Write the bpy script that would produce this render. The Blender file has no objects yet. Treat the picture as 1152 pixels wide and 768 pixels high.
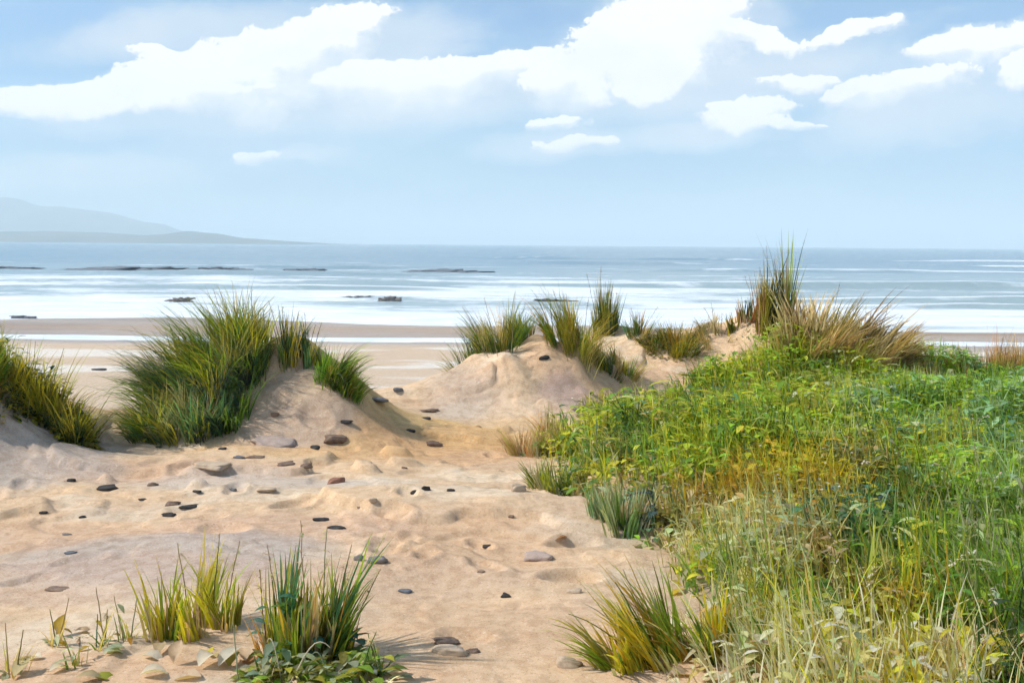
import bpy, math, random
import numpy as np
from mathutils import Vector

rng = np.random.default_rng(11)
random.seed(5)
S = bpy.context.scene
COL = S.collection
PX = 1131.0                      # focal length in pixels of the 1152 wide photograph
EYE = 1.6
SEA_Z = -2.5

# ------------------------------------------------------------------ camera
pitch = math.radians(5.5)
roll = math.radians(0.45)
Fw = np.array([0, math.cos(pitch), -math.sin(pitch)])
R0 = np.array([1.0, 0, 0])
U0 = np.cross(R0, Fw)
Rt = R0 * math.cos(roll) + U0 * math.sin(roll)
Up = np.cross(Rt, Fw)
camd = bpy.data.cameras.new('camera')
cam = bpy.data.objects.new('camera', camd)
COL.objects.link(cam)
from mathutils import Matrix
cam.matrix_world = Matrix(((Rt[0], Up[0], -Fw[0], 0), (Rt[1], Up[1], -Fw[1], 0), (Rt[2], Up[2], -Fw[2], EYE), (0, 0, 0, 1)))
camd.sensor_width = 36
camd.lens = 36 * PX / 1152
camd.clip_start = 0.05
camd.clip_end = 60000
S.camera = cam

def ray(u, v):
    d = Fw + (u - 576) / PX * Rt - (v - 384) / PX * Up
    return d / np.linalg.norm(d)

# ------------------------------------------------------------------ noise and terrain
_tab = np.random.default_rng(3).random((256, 256))
def vn(x, y, s=0):
    x = np.asarray(x, float) + s * 17.31
    y = np.asarray(y, float) + s * 9.77
    xi = np.floor(x).astype(int); yi = np.floor(y).astype(int)
    fx = x - xi; fy = y - yi
    fx = fx * fx * fx * (fx * (fx * 6 - 15) + 10); fy = fy * fy * fy * (fy * (fy * 6 - 15) + 10)
    a = _tab[xi & 255, yi & 255]; b = _tab[(xi + 1) & 255, yi & 255]
    c = _tab[xi & 255, (yi + 1) & 255]; d = _tab[(xi + 1) & 255, (yi + 1) & 255]
    return (a * (1 - fx) + b * fx) * (1 - fy) + (c * (1 - fx) + d * fx) * fy * 1.0 - 0.5
def fbm(x, y, s=0, o=4):
    t = 0; a = 1; f = 1
    for i in range(o):
        t = t + a * vn(x * f, y * f, s + i * 3); a *= .5; f *= 2.03
    return t
def sst(a, b, x):
    t = np.clip((x - a) / (b - a), 0, 1)
    return t * t * (3 - 2 * t)

EX = [-12, -5, -3.4, -2.6, -1.7, -0.9, 0, 2, 5, 8, 14]
EY = [8.2, 7.9, 7.9, 8.6, 9.3, 10.6, 12.0, 13.0, 12.6, 12.0, 12.0]
EW = [5, 4, 3.5, 4, 6, 9, 10, 6, 5, 5, 5]
# x, y, height, rx, ry, rotation, sharpness
MOUNDS = [(-4.5, 7.4, 1.2, 1.0, .85, 0, 1.6), (-1.80, 8.75, .60, .62, .66, .1, 1.55), (-2.45, 8.6, .38, .7, .6, 0, 1.6),
          (-1.30, 8.6, .20, .45, .5, 0, 1.4),
          (.27, 10.4, .58, .52, .75, .2, 1.3), (-.45, 10.2, .33, .60, .40, .35, 1.3), (.85, 10.6, .30, .5, .6, 0, 1.5),
          (.66, 10.1, .20, .20, .30, 0, 1.3), (-.05, 10.0, .16, .20, .35, .3, 1.3), (1.75, 11.5, .20, .3, .35, 0, 1.3), (2.35, 11.5, .16, .3, .3, 0, 1.3), (-1.35, 8.35, .16, .25, .4, .2, 1.4),
          (1.18, 12.0, .52, .75, .6, 0, 1.2), (2.1, 12.2, .25, .8, .6, 0, 1.6), (2.95, 11.8, .60, .75, .6, 0, 1.3),
          (3.75, 11.2, .45, 1.2, .8, 0, 1.6), (6.3, 12.0, .20, 1.6, .8, 0, 1.6)]
FOOT = []
_r = np.random.default_rng(21)
for i in range(70):
    FOOT.append((_r.uniform(-4.2, 1.0), _r.uniform(3.6, 10.5), _r.uniform(0, 3.14), _r.uniform(.10, .2), _r.uniform(.012, .035)))

def H(x, y):
    x = np.asarray(x, float); y = np.asarray(y, float)
    wob = fbm(x * .55, y * .4, 5, 3)
    e = np.interp(x, EX, EY) + wob * .9
    w = np.interp(x, EX, EW)
    t = np.clip((y - e) / w, 0, None)
    s = sst(0, 1, np.clip(t, 0, 1))
    beach = -1.95 - .013 * np.clip(y - 14, 0, 26) - .03 * fbm(x * .12, y * .2, 31, 3)
    beach = beach - .19 * sst(36, 41, y) - .06 * np.exp(-((y - 43.2 - 1.0 * fbm(x * .05, y * 0, 8, 2)) / 1.0) ** 2) + .05 * np.exp(-((y - 47.5) / 2.2) ** 2)
    beach = beach - .105 * sst(48.5, 54, y + 9 * fbm(x * .04, y * .02, 44, 4)) - np.clip(y - 72, 0, 400) * .02 + .17 * fbm(x * .03 + 4, y * .10, 47, 4) * sst(51, 56, y)
    z = beach * s
    lo = 1 - s
    near = sst(60, 20, y)
    # gentle relief of the blown sand
    z = z + near * (lo * (.10 * fbm(x * .42, y * .55, 1, 4) + (.022) * fbm(x * 1.7, y * 2.3, 2, 3)) + s * .03 * fbm(x * .5, y * .6, 4, 3))
    # hard crusted steps in the sand
    st = fbm(x * .8 + .3 * y, y * 1.5, 12, 3)
    z = z + near * lo * .055 * (sst(.06, .09, st) - .5) * sst(4.2, 6.2, y) + near * lo * .02 * (sst(-.16, -.13, st) - .5)
    for (mx, my, a, rx, ry, ro, sh) in MOUNDS:
        dx = x - mx; dy = y - my
        cx = dx * math.cos(ro) + dy * math.sin(ro); cy = -dx * math.sin(ro) + dy * math.cos(ro)
        cx = np.where(cx > 0, cx * 1.22, cx * .92) + .18 * ry * vn(cy * 2.2 / ry, cy * 0, int(a * 100))
        wv = .20 * fbm(x * 1.3, y * 1.3, 7, 3)
        rr = np.sqrt((cx / rx) ** 2 + (cy / ry) ** 2 + .015) + wv
        z = z + a * np.exp(-np.clip(rr, 0, 9) ** sh) * (1 + .12 * fbm(x * 3, y * 3, 9, 2))
    m = (y < 12) & (y > 2) & (np.abs(x) < 6)
    if np.any(m):
        xs = x[m]; ys = y[m]; dz = np.zeros_like(xs)
        for (fx, fy, an, r, dp) in FOOT:
            dx = xs - fx; dy = ys - fy
            cx = (dx * math.cos(an) + dy * math.sin(an)) / (r * .8); cy = (-dx * math.sin(an) + dy * math.cos(an)) / (r * .45)
            q = np.sqrt(cx * cx + cy * cy)
            dz += -dp * np.exp(-(q ** 5)) + dp * .55 * np.exp(-((q - 1.25) / .28) ** 2)
        z = z.copy(); z[m] += dz
    # right hand grassy bank is a touch higher
    z = z + .10 * sst(.4, 2.2, x) * sst(12.5, 9, y) * sst(2, 4, y)
    return z

def h1(x, y):
    return float(H(np.array([x]), np.array([y]))[0])

def gp(u, v, zplane=None):
    """the point of the ground (or of the sea) seen at a pixel of the photograph"""
    d = ray(u, v)
    if zplane is not None:
        t = (zplane - EYE) / d[2]
        return np.array([d[0] * t, d[1] * t, zplane])
    ts = np.concatenate([np.arange(2, 16, .03), np.arange(16, 60, .15)])
    P = d[None, :] * ts[:, None]
    zz = P[:, 2] + EYE - H(P[:, 0], P[:, 1])
    i = np.argmax(zz < 0)
    if zz[i] >= 0:
        i = len(ts) - 1
    a, b = zz[i - 1], zz[i]
    t = ts[i - 1] + (ts[i] - ts[i - 1]) * (a / (a - b) if a != b else 0)
    return np.array([d[0] * t, d[1] * t, h1(d[0] * t, d[1] * t)])

def at_depth(u, v, y):
    d = ray(u, v); t = y / d[1]
    return np.array([d[0] * t, y, EYE + d[2] * t])

def project(P):
    Q = P - np.array([0, 0, EYE])
    w = Q @ Fw
    return 576 + PX * (Q @ Rt) / w, 384 - PX * (Q @ Up) / w

# ------------------------------------------------------------------ node helpers
class NT:
    def __init__(s, nt):
        s.nt = nt
        nt.nodes.clear()
    def n(s, t, **k):
        nd = s.nt.nodes.new(t)
        for a, b in k.items():
            setattr(nd, a, b)
        return nd
    def l(s, a, b):
        s.nt.links.new(a, b)
    def put(s, sock, v):
        if isinstance(v, bpy.types.NodeSocket):
            s.l(v, sock)
        else:
            sock.default_value = v
    def m(s, op, a, b=0.0, c=None, clamp=False):
        nd = s.n('ShaderNodeMath', operation=op, use_clamp=clamp)
        s.put(nd.inputs[0], a); s.put(nd.inputs[1], b)
        if c is not None:
            s.put(nd.inputs[2], c)
        return nd.outputs[0]
    def mix(s, f, a, b, blend='MIX'):
        nd = s.n('ShaderNodeMix', data_type='RGBA', blend_type=blend)
        s.put(nd.inputs[0], f)
        s.put(nd.inputs[6], a if not isinstance(a, tuple) else (*a, 1)[:4])
        s.put(nd.inputs[7], b if not isinstance(b, tuple) else (*b, 1)[:4])
        return nd.outputs[2]
    def ss(s, a, b, x):
        nd = s.n('ShaderNodeMapRange', interpolation_type='SMOOTHSTEP')
        s.put(nd.inputs[0], x); s.put(nd.inputs[1], a); s.put(nd.inputs[2], b)
        nd.inputs[3].default_value = 0; nd.inputs[4].default_value = 1
        return nd.outputs[0]
    def noise(s, vec, scale, detail=3, rough=.55, dist=0.0):
        nd = s.n('ShaderNodeTexNoise')
        s.put(nd.inputs['Vector'], vec); nd.inputs['Scale'].default_value = scale
        nd.inputs['Detail'].default_value = detail; nd.inputs['Roughness'].default_value = rough
        nd.inputs['Distortion'].default_value = dist
        return nd.outputs[0]
    def sc(s, vec, k):
        nd = s.n('ShaderNodeVectorMath', operation='MULTIPLY')
        s.put(nd.inputs[0], vec); nd.inputs[1].default_value = k
        return nd.outputs[0]

def newmat(name):
    m = bpy.data.materials.new(name)
    m.use_nodes = True
    t = NT(m.node_tree)
    out = t.n('ShaderNodeOutputMaterial')
    return m, t, out

def foliage_mat(name, trans=.35, rough=.5):
    m, t, out = newmat(name)
    at = t.n('ShaderNodeAttribute', attribute_name='Col')
    geo = t.n('ShaderNodeNewGeometry')
    nz = t.noise(geo.outputs['Position'], 60, 2)
    c = t.mix(t.m('MULTIPLY', nz, .5), at.outputs['Color'], t.mix(1.0, at.outputs['Color'], (.5, .5, .45), 'MULTIPLY'))
    p = t.n('ShaderNodeBsdfPrincipled')
    t.l(c, p.inputs['Base Color']); p.inputs['Roughness'].default_value = rough
    p.inputs['Specular IOR Level'].default_value = .35
    tr = t.n('ShaderNodeBsdfTranslucent')
    t.l(t.mix(1.0, c, (1.25, 1.15, .6), 'MULTIPLY'), tr.inputs['Color'])
    mx = t.n('ShaderNodeMixShader'); mx.inputs[0].default_value = trans
    t.l(p.outputs[0], mx.inputs[1]); t.l(tr.outputs[0], mx.inputs[2])
    t.l(mx.outputs[0], out.inputs[0])
    return m

M_LEAF = foliage_mat('grass_blades', .52)
M_DRY = foliage_mat('dry_grass', .35, .7)

def stone_mat(name, c1, c2, rough=.8):
    m, t, out = newmat(name)
    tc = t.n('ShaderNodeTexCoord')
    n1 = t.noise(tc.outputs['Object'], 18, 4); n2 = t.noise(tc.outputs['Object'], 140, 2)
    f = t.ss(.35, .65, t.m('ADD', t.m('MULTIPLY', n1, .7), t.m('MULTIPLY', n2, .3)))
    p = t.n('ShaderNodeBsdfPrincipled')
    t.l(t.mix(f, c1, c2), p.inputs['Base Color'])
    p.inputs['Roughness'].default_value = rough
    b = t.n('ShaderNodeBump'); b.inputs['Strength'].default_value = .4; b.inputs['Distance'].default_value = .004
    t.l(n1, b.inputs['Height']); t.l(b.outputs[0], p.inputs['Normal'])
    t.l(p.outputs[0], out.inputs[0])
    return m
SM = {'reef': stone_mat('wet_reef', (.10, .125, .155), (.17, .195, .225)), 'black': stone_mat('black_stone', (.016, .014, .013), (.05, .045, .042), .85),
      'grey': stone_mat('grey_stone', (.13, .115, .105), (.24, .21, .19)),
      'brown': stone_mat('brown_stone', (.12, .075, .05), (.24, .16, .11)),
      'red': stone_mat('red_brown_stone', (.20, .085, .05), (.33, .16, .10)),
      'tan': stone_mat('tan_stone', (.38, .28, .19), (.52, .40, .28)),
      'cream': stone_mat('cream_stone', (.55, .47, .35), (.70, .62, .50)),
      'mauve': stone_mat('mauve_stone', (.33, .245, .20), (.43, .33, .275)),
      'blue': stone_mat('blue_grey_stone', (.075, .08, .092), (.15, .16, .175))}

# ------------------------------------------------------------------ mesh building
class MB:
    """collects quads with a colour per vertex; build() links them as one mesh object"""
    def __init__(s):
        s.V = []; s.F = []; s.C = []; s.n = 0
    def add(s, V, F, C):
        V = np.asarray(V, float).reshape(-1, 3)
        C = np.asarray(C, float)
        if C.ndim == 1:
            C = np.tile(C[None, :], (len(V), 1))
        s.V.append(V); s.F.append(np.asarray(F, int).reshape(-1, 4) + s.n); s.C.append(C); s.n += len(V)
    def empty(s):
        return s.n == 0
    def build(s, name, mat, parent=None, origin=(0, 0, 0), smooth=True):
        V = np.concatenate(s.V) - np.asarray(origin, float)[None, :]; F = np.concatenate(s.F); C = np.concatenate(s.C)
        me = bpy.data.meshes.new(name)
        me.vertices.add(len(V)); me.vertices.foreach_set('co', V.astype(np.float32).ravel())
        me.loops.add(F.size); me.loops.foreach_set('vertex_index', F.astype(np.int32).ravel())
        me.polygons.add(len(F)); me.polygons.foreach_set('loop_start', (np.arange(len(F)) * 4).astype(np.int32))
        try:
            me.polygons.foreach_set('loop_total', np.full(len(F), 4, np.int32))
        except Exception:
            pass
        me.update(calc_edges=True)
        if smooth:
            me.polygons.foreach_set('use_smooth', np.ones(len(F), bool))
        a = me.color_attributes.new('Col', 'FLOAT_COLOR', 'POINT')
        a.data.foreach_set('color', np.concatenate([C, np.ones((len(C), 1))], 1).astype(np.float32).ravel())
        me.materials.append(mat)
        o = bpy.data.objects.new(name, me); COL.objects.link(o)
        if parent is not None:
            o.parent = parent
        else:
            o.location = origin
        return o

def tag(o, label=None, cat=None, group=None, kind=None):
    if label: o['label'] = label
    if cat: o['category'] = cat
    if group: o['group'] = group
    if kind: o['kind'] = kind
    return o

def thing(name, label, cat, loc, group=None):
    o = bpy.data.objects.new(name, None); COL.objects.link(o)
    o.location = tuple(float(q) for q in loc); o.empty_display_size = .1
    return tag(o, label, cat, group)

def blades(mb, roots, az, lean, bend, length, width, col, seg=4, turn=None, tipcol=None, belly=.25):
    """tapered, curved ribbons: leans from the vertical at the root, bends further to the tip"""
    N = len(roots)
    az = np.broadcast_to(az, N); lean = np.broadcast_to(lean, N); bend = np.broadcast_to(bend, N)
    length = np.broadcast_to(length, N); width = np.broadcast_to(width, N)
    if turn is None:
        turn = rng.uniform(-1.3, 1.3, N)
    P = roots.copy(); Vs = []
    hor = np.stack([np.cos(az), np.sin(az), np.zeros(N)], 1)
    sd = np.stack([-np.sin(az), np.cos(az), np.zeros(N)], 1)
    for k in range(seg + 1):
        s = k / seg
        th = lean + bend * s ** 1.4
        d = hor * np.sin(th)[:, None] + np.array([0, 0, 1.0])[None, :] * np.cos(th)[:, None]
        if k:
            P = P + (dprev + d) * .5 * (length / seg)[:, None]
        dprev = d
        nrm = np.cross(sd, d)
        tt = turn * (1 - .5 * s)
        side = sd * np.cos(tt)[:, None] + nrm * np.sin(tt)[:, None]
        w = width * .5 * ((.55 + .45 * min(1, s / belly)) * (1 - s) ** .65 + .02)
        Vs.append(P - side * w[:, None]); Vs.append(P + side * w[:, None])
    V = np.stack(Vs, 1)                              # N, 2(seg+1), 3
    nv = 2 * (seg + 1)
    base = (np.arange(N) * nv)[:, None]
    F = []
    for k in range(seg):
        F.append(base + np.array([2 * k, 2 * k + 1, 2 * k + 3, 2 * k + 2])[None, :])
    F = np.stack(F, 1).reshape(-1, 4)
    C = np.repeat(col[:, None, :], nv, 1)
    if tipcol is not None:
        s = (np.repeat(np.arange(seg + 1), 2) / seg) ** 2
        C = C * (1 - s)[None, :, None] + np.repeat(tipcol[:, None, :], nv, 1) * s[None, :, None]
    mb.add(V.reshape(-1, 3), F, C.reshape(-1, 3))
    return P

def leaves(mb, base, az, elev, length, width, col, fold=.3, droop=.5):
    """broad pointed leaves folded along the midrib: 2 x 4 quads each"""
    N = len(base)
    az = np.broadcast_to(az, N); elev = np.broadcast_to(elev, N)
    length = np.broadcast_to(length, N); width = np.broadcast_to(width, N)
    hor = np.stack([np.cos(az), np.sin(az), np.zeros(N)], 1); sd = np.stack([-np.sin(az), np.cos(az), np.zeros(N)], 1)
    P = base.copy(); rows = []
    prof = [.10, .72, 1.0, .62, .03]
    for k in range(5):
        s = k / 4
        th = elev - droop * s * 1.6
        d = hor * np.cos(th)[:, None] + np.array([0, 0, 1.0]) * np.sin(th)[:, None]
        if k:
            P = P + d * (length / 4)[:, None]
        nrm = np.cross(d, sd)
        w = (width * .5 * prof[k])[:, None]
        rows.append((P - sd * w - nrm * (-fold) * w, P, P + sd * w + nrm * fold * w))
    V = np.stack([np.stack(r, 1) for r in rows], 1)      # N,5,3,3
    F = []
    b = (np.arange(N) * 15)[:, None]
    for k in range(4):
        for j in range(2):
            i = k * 3 + j
            F.append(b + np.array([i, i + 1, i + 4, i + 3])[None, :])
    F = np.stack(F, 1).reshape(-1, 4)
    C = np.repeat(col[:, None, :], 15, 1)
    C = C.reshape(N, 5, 3, 3).copy(); C[:, :, 1, :] = C[:, :, 1, :] * 1.15 + .02      # paler midrib
    mb.add(V.reshape(-1, 3), F, C.reshape(-1, 3))

def tube(mb, pts, r0, r1, col, n=5):
    pts = np.asarray(pts, float); K = len(pts)
    T = np.gradient(pts, axis=0); T /= np.linalg.norm(T, axis=1)[:, None] + 1e-9
    a = np.array([.31, .95, .1]); V = []
    for k in range(K):
        x = np.cross(T[k], a); x /= np.linalg.norm(x); y = np.cross(T[k], x)
        r = r0 + (r1 - r0) * k / (K - 1)
        for j in range(n):
            q = 2 * math.pi * j / n
            V.append(pts[k] + r * (math.cos(q) * x + math.sin(q) * y))
    F = []
    for k in range(K - 1):
        for j in range(n):
            F.append((k * n + j, k * n + (j + 1) % n, (k + 1) * n + (j + 1) % n, (k + 1) * n + j))
    mb.add(V, F, np.asarray(col, float))

# ------------------------------------------------------------------ plant colours (reflectances)
PAL = {'dark': (.042, .085, .032), 'green': (.11, .21, .032), 'bright': (.24, .37, .04), 'yellowgreen': (.38, .40, .04),
       'teal': (.08, .21, .135), 'paleteal': (.24, .38, .25), 'olive': (.24, .22, .04), 'straw': (.55, .45, .22), 'ochre': (.44, .30, .03),
       'cream': (.66, .60, .47), 'rust': (.36, .18, .065), 'greygreen': (.30, .34, .21), 'yellow': (.56, .47, .04), 'tan': (.46, .36, .21),
       'blue': (.045, .08, .09), 'buff': (.45, .37, .21), 'peach': (.60, .45, .30), 'mint': (.42, .48, .33), 'brown': (.19, .125, .06)}
def cols(names, N, weights=None, jit=.22):
    A = np.array([PAL[k] for k in names])
    c = A[rng.choice(len(names), N, p=None if weights is None else np.array(weights) / np.sum(weights))]
    return np.clip(c * np.exp(rng.normal(0, jit, (N, 1))) * np.exp(rng.normal(0, .08, (N, 3))), 0, .8)

def on_ground(xy):
    return np.concatenate([xy, H(xy[:, 0], xy[:, 1])[:, None] - .01], 1)

def disc(c, r, N, sq=1.0):
    a = rng.uniform(0, 2 * math.pi, N); q = np.sqrt(rng.uniform(0, 1, N))
    return np.stack([c[0] + r * q * np.cos(a), c[1] + r * sq * q * np.sin(a)], 1), a, q

# ------------------------------------------------------------------ the sand: one sheet out beyond the horizon
def axis(lo_far, lo, hi, hi_far, step, extra=(), g=1.22):
    mid = np.arange(lo, hi, step)
    out = [mid]; s = step; x = mid[-1]; up = []
    for (lim, st) in extra:
        while x < lim:
            x += st; up.append(x)
        s = st
    while x < hi_far:
        s *= g; x += s; up.append(x)
    s = step; x = lo; dn = []
    while x > lo_far:
        s *= g; x -= s; dn.append(x)
    return np.concatenate([dn[::-1], mid, up])
gx = axis(-9000, -6.6, 6.6, 9000, .023)
gy = axis(-60, 2.8, 13, 11000, .022, extra=((20, .08), (60, .25)))
X, Y = np.meshgrid(gx, gy)
Z = H(X.ravel(), Y.ravel()).reshape(X.shape)
nx_, ny_ = len(gx), len(gy)
V = np.stack([X.ravel(), Y.ravel(), Z.ravel()], 1)
i = np.arange((ny_ - 1) * (nx_ - 1)); r = i // (nx_ - 1); c = i % (nx_ - 1); b0 = r * nx_ + c
Fq = np.stack([b0, b0 + 1, b0 + nx_ + 1, b0 + nx_], 1)
# sand tints: blown pale sand, iron-stained patches, darker silt, painted shade on dune faces
PATCH = [((455, 478), 1.6, .9, (.63, .41, .17), .9), ((510, 500), .7, .5, (.58, .34, .16), .6), ((420, 500), 1.1, .35, (.60, .36, .19), .6),
         ((180, 530), 1.2, .25, (.56, .34, .22), .5), ((500, 610), .7, .5, (.58, .37, .22), .6), ((300, 590), .9, .3, (.55, .36, .25), .6),
         ((190, 615), .9, .35, (.43, .36, .315), .8), ((90, 650), .8, .3, (.50, .35, .27), .5), ((40, 600), .6, .3, (.54, .35, .23), .6),
         ((480, 650), .6, .25, (.52, .36, .25), .5), ((560, 700), .5, .3, (.56, .37, .23), .55), ((300, 540), 1.0, .25, (.52, .47, .42), .6),
         ((330, 450), .5, .5, (.42, .335, .28), .7), ((20, 480), .8, .8, (.46, .39, .34), .8), ((640, 445), .35, .5, (.34, .245, .22), .75),  # mauve tones paint the shaded faces of the dunes into the sand
         ((520, 440), .5, .6, (.45, .37, .31), .6), ((590, 470), .5, .5, (.58, .42, .28), .6), ((560, 520), .5, .4, (.55, .36, .23), .5),
         ((300, 690), .4, .2, (.56, .45, .34), .5)]
xf = X.ravel(); yf = Y.ravel(); zf = Z.ravel()
base = np.array([.65, .46, .29])
C = np.tile(base, (len(xf), 1))
n1 = fbm(xf * .5, yf * .9, 61, 4); n2 = fbm(xf * 1.3 + 5, yf * 2.6, 62, 4); n3 = fbm(xf * .35, yf * .6, 63, 3)
def blend(C, c, f):
    return C * (1 - f[:, None]) + np.array(c)[None, :] * f[:, None]
C = blend(C, (.60, .385, .235), sst(.0, .4, n1) * .6)
C = blend(C, (.69, .565, .42), sst(.05, .32, n2) * .6)
C = blend(C, (.52, .38, .28), sst(.1, .45, n3) * .45)
for (uv, rx, ry, c, f) in PATCH:
    p = gp(*uv)
    rr = np.sqrt(((xf - p[0]) / rx) ** 2 + ((yf - p[1]) / ry) ** 2) + .9 * n1 + .3 * n2
    C = blend(C, c, f * sst(1.15, .55, rr))
# back beach with its whitish wet sheen painted in as pale streaks, then damp
bz = sst(14, 20, yf)
C = blend(C, (.57, .45, .335), bz * .8)
pale = sst(.0, .16, fbm(xf * .13, yf * .42, 71, 4))
C = blend(C, (.74, .70, .64), bz * pale * sst(42, 38, yf) * .8)
C = blend(C, (.40, .31, .245), sst(38.5, 41.5, yf + 3 * fbm(xf * .05, yf * .1, 73, 3)) * .85)
C = blend(C, (.30, .225, .17), sst(.0, .2, fbm(xf * .04, yf * .25, 75, 3)) * sst(42, 44, yf) * .6)
# under the plants: litter and soil
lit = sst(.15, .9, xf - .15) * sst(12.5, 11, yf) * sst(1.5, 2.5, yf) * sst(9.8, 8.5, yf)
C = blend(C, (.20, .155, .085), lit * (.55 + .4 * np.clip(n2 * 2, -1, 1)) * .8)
sand_mb = MB(); sand_mb.add(V, Fq, C)
m, t, out = newmat('sand')
at = t.n('ShaderNodeAttribute', attribute_name='Col'); geo = t.n('ShaderNodeNewGeometry'); pos = geo.outputs['Position']
sep = t.n('ShaderNodeSeparateXYZ'); t.l(pos, sep.inputs[0])
fine = t.noise(pos, 160, 3, .7); mid = t.noise(pos, 14, 5, .6); big = t.noise(t.sc(pos, (1, 2.2, 1)), 1.6, 4, .55, .6)
c = t.mix(t.ss(.42, .62, mid), at.outputs['Color'], t.mix(1.0, at.outputs['Color'], (.86, .82, .78), 'MULTIPLY'))
c = t.mix(t.m('MULTIPLY', t.ss(.52, .66, big), .55), c, t.mix(1.0, c, (1.13, 1.12, 1.10), 'MULTIPLY'))
sp1 = t.noise(pos, 75, 3, .75)
c = t.mix(t.m('MULTIPLY', t.ss(.56, .68, sp1), .75), c, t.mix(1.0, c, (.66, .58, .5), 'MULTIPLY'))
c = t.mix(t.m('MULTIPLY', t.ss(.43, .30, sp1), .5), c, (.74, .66, .54))
c = t.mix(t.m('MULTIPLY', t.ss(.56, .72, fine), .6), c, t.mix(1.0, c, (.55, .48, .42), 'MULTIPLY'))
grit = t.n('ShaderNodeTexVoronoi'); grit.inputs['Scale'].default_value = 38; t.l(pos, grit.inputs['Vector'])
gm = t.m('MULTIPLY', t.ss(.16, .10, grit.outputs['Distance']), t.ss(.58, .66, t.noise(pos, 3.1, 3)))
c = t.mix(t.m('MULTIPLY', gm, .7), c, (.14, .10, .075))
c = t.mix(t.m('MULTIPLY', t.ss(.56, .70, t.noise(pos, 420, 2, .7)), .5), c, t.mix(1.0, c, (.62, .56, .5), 'MULTIPLY'))
wet = t.ss(-2.40, -2.47, sep.outputs[2])
p = t.n('ShaderNodeBsdfPrincipled'); t.l(c, p.inputs['Base Color'])
t.l(t.m('SUBTRACT', .9, t.m('MULTIPLY', wet, .55)), p.inputs['Roughness']); p.inputs['Specular IOR Level'].default_value = .25
rip = t.n('ShaderNodeTexWave', wave_type='BANDS', bands_direction='Y'); rip.inputs['Scale'].default_value = 3.6; rip.inputs['Distortion'].default_value = 5; rip.inputs['Detail'].default_value = 2; rip.inputs['Detail Scale'].default_value = .6
t.l(t.sc(pos, (.35, 1, 0)), rip.inputs['Vector'])
vo = t.n('ShaderNodeTexVoronoi', feature='SMOOTH_F1'); vo.inputs['Scale'].default_value = 6.5; vo.inputs['Smoothness'].default_value = .35
wob_ = t.n('ShaderNodeTexNoise'); wob_.inputs['Scale'].default_value = 5; wob_.inputs['Detail'].default_value = 3; t.l(pos, wob_.inputs['Vector'])
va = t.n('ShaderNodeVectorMath', operation='MULTIPLY_ADD'); t.l(wob_.outputs['Color'], va.inputs[0]); va.inputs[1].default_value = (.28, .28, .1); t.l(pos, va.inputs[2]); t.l(va.outputs[0], vo.inputs['Vector'])
pit = t.m('MULTIPLY', t.ss(.05, .55, vo.outputs['Distance']), t.ss(.36, .56, t.noise(pos, 1.1, 2)))
ripm = t.m('MULTIPLY', t.ss(.46, .6, t.noise(pos, .9, 2)), .55)
grain = t.noise(pos, 420, 2, .7)
bp = t.n('ShaderNodeBump'); bp.inputs['Strength'].default_value = .6; bp.inputs['Distance'].default_value = .018
t.l(t.m('ADD', t.m('ADD', t.m('MULTIPLY', mid, .8), t.m('MULTIPLY', fine, .25)), t.m('ADD', t.m('MULTIPLY', rip.outputs[1], ripm), t.m('MULTIPLY_ADD', pit, .9, t.m('MULTIPLY', grain, .2)))), bp.inputs['Height'])
t.l(bp.outputs[0], p.inputs['Normal']); t.l(p.outputs[0], out.inputs[0])
tag(sand_mb.build('ground', m), kind='structure')

# ------------------------------------------------------------------ the sea
sx = axis(-13000, -140, 140, 13000, 1.0)
sy = axis(30, 38, 200, 13000, .45, extra=((420, 1.6),), g=1.12)
X, Y = np.meshgrid(sx, sy); xf = X.ravel(); yf = Y.ravel()
fade = sst(50, 75, yf)
sw = np.zeros_like(xf)
for (yc, a, wl, sd_) in [(84, .85, 3.0, 1), (66, .40, 1.8, 2), (75, .5, 2.2, 11), (101, .75, 3.4, 3), (128, .55, 4.0, 4), (165, .55, 5.0, 5), (58, .20, 1.4, 6), (215, .6, 7, 7), (290, .7, 9, 8)]:
    yy = yf - yc - 14 * fbm(xf * .012, xf * 0, 80 + sd_, 2) - 2.0 * fbm(xf * .12, xf * 0, 90 + sd_, 2)
    am = a * np.clip(.15 + 1.9 * fbm(xf * .022, yf * 0 + sd_, 85 + sd_, 2) + .25, 0, 1)
    am = am * np.where(yc < 110, .6 + .4 * sst(5, 25, xf), 1)
    sw += am * np.where(yy < 0, np.exp(-(yy / (wl * .45)) ** 2), np.exp(-(yy / (wl * 1.4)) ** 2))
sw += fade * .10 * fbm(xf * .12, yf * .25, 99, 3) * sst(3000, 400, yf)
Zs = SEA_Z + sw
nx_, ny_ = len(sx), len(sy)
i = np.arange((ny_ - 1) * (nx_ - 1)); r = i // (nx_ - 1); cc_ = i % (nx_ - 1); b0 = r * nx_ + cc_
Fq = np.stack([b0, b0 + 1, b0 + nx_ + 1, b0 + nx_], 1)
sea_mb = MB(); sea_mb.add(np.stack([xf, yf, Zs], 1), Fq, np.stack([np.clip(sw, 0, 1)] * 3, 1))
m, t, out = newmat('sea_water')
geo = t.n('ShaderNodeNewGeometry'); pos = geo.outputs['Position']; sep = t.n('ShaderNodeSeparateXYZ'); t.l(pos, sep.inputs[0])
wx, wy = sep.outputs[0], sep.outputs[1]
at = t.n('ShaderNodeAttribute', attribute_name='Col')
f1 = t.noise(t.sc(pos, (.030, .085, 0)), 1.0, 6, .6, .5)
f2 = t.noise(t.sc(pos, (.10, .16, 0)), 1.0, 5, .65, .3)
f3 = t.noise(t.sc(pos, (.5, .9, 0)), 1.0, 4, .7, .4)
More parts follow.
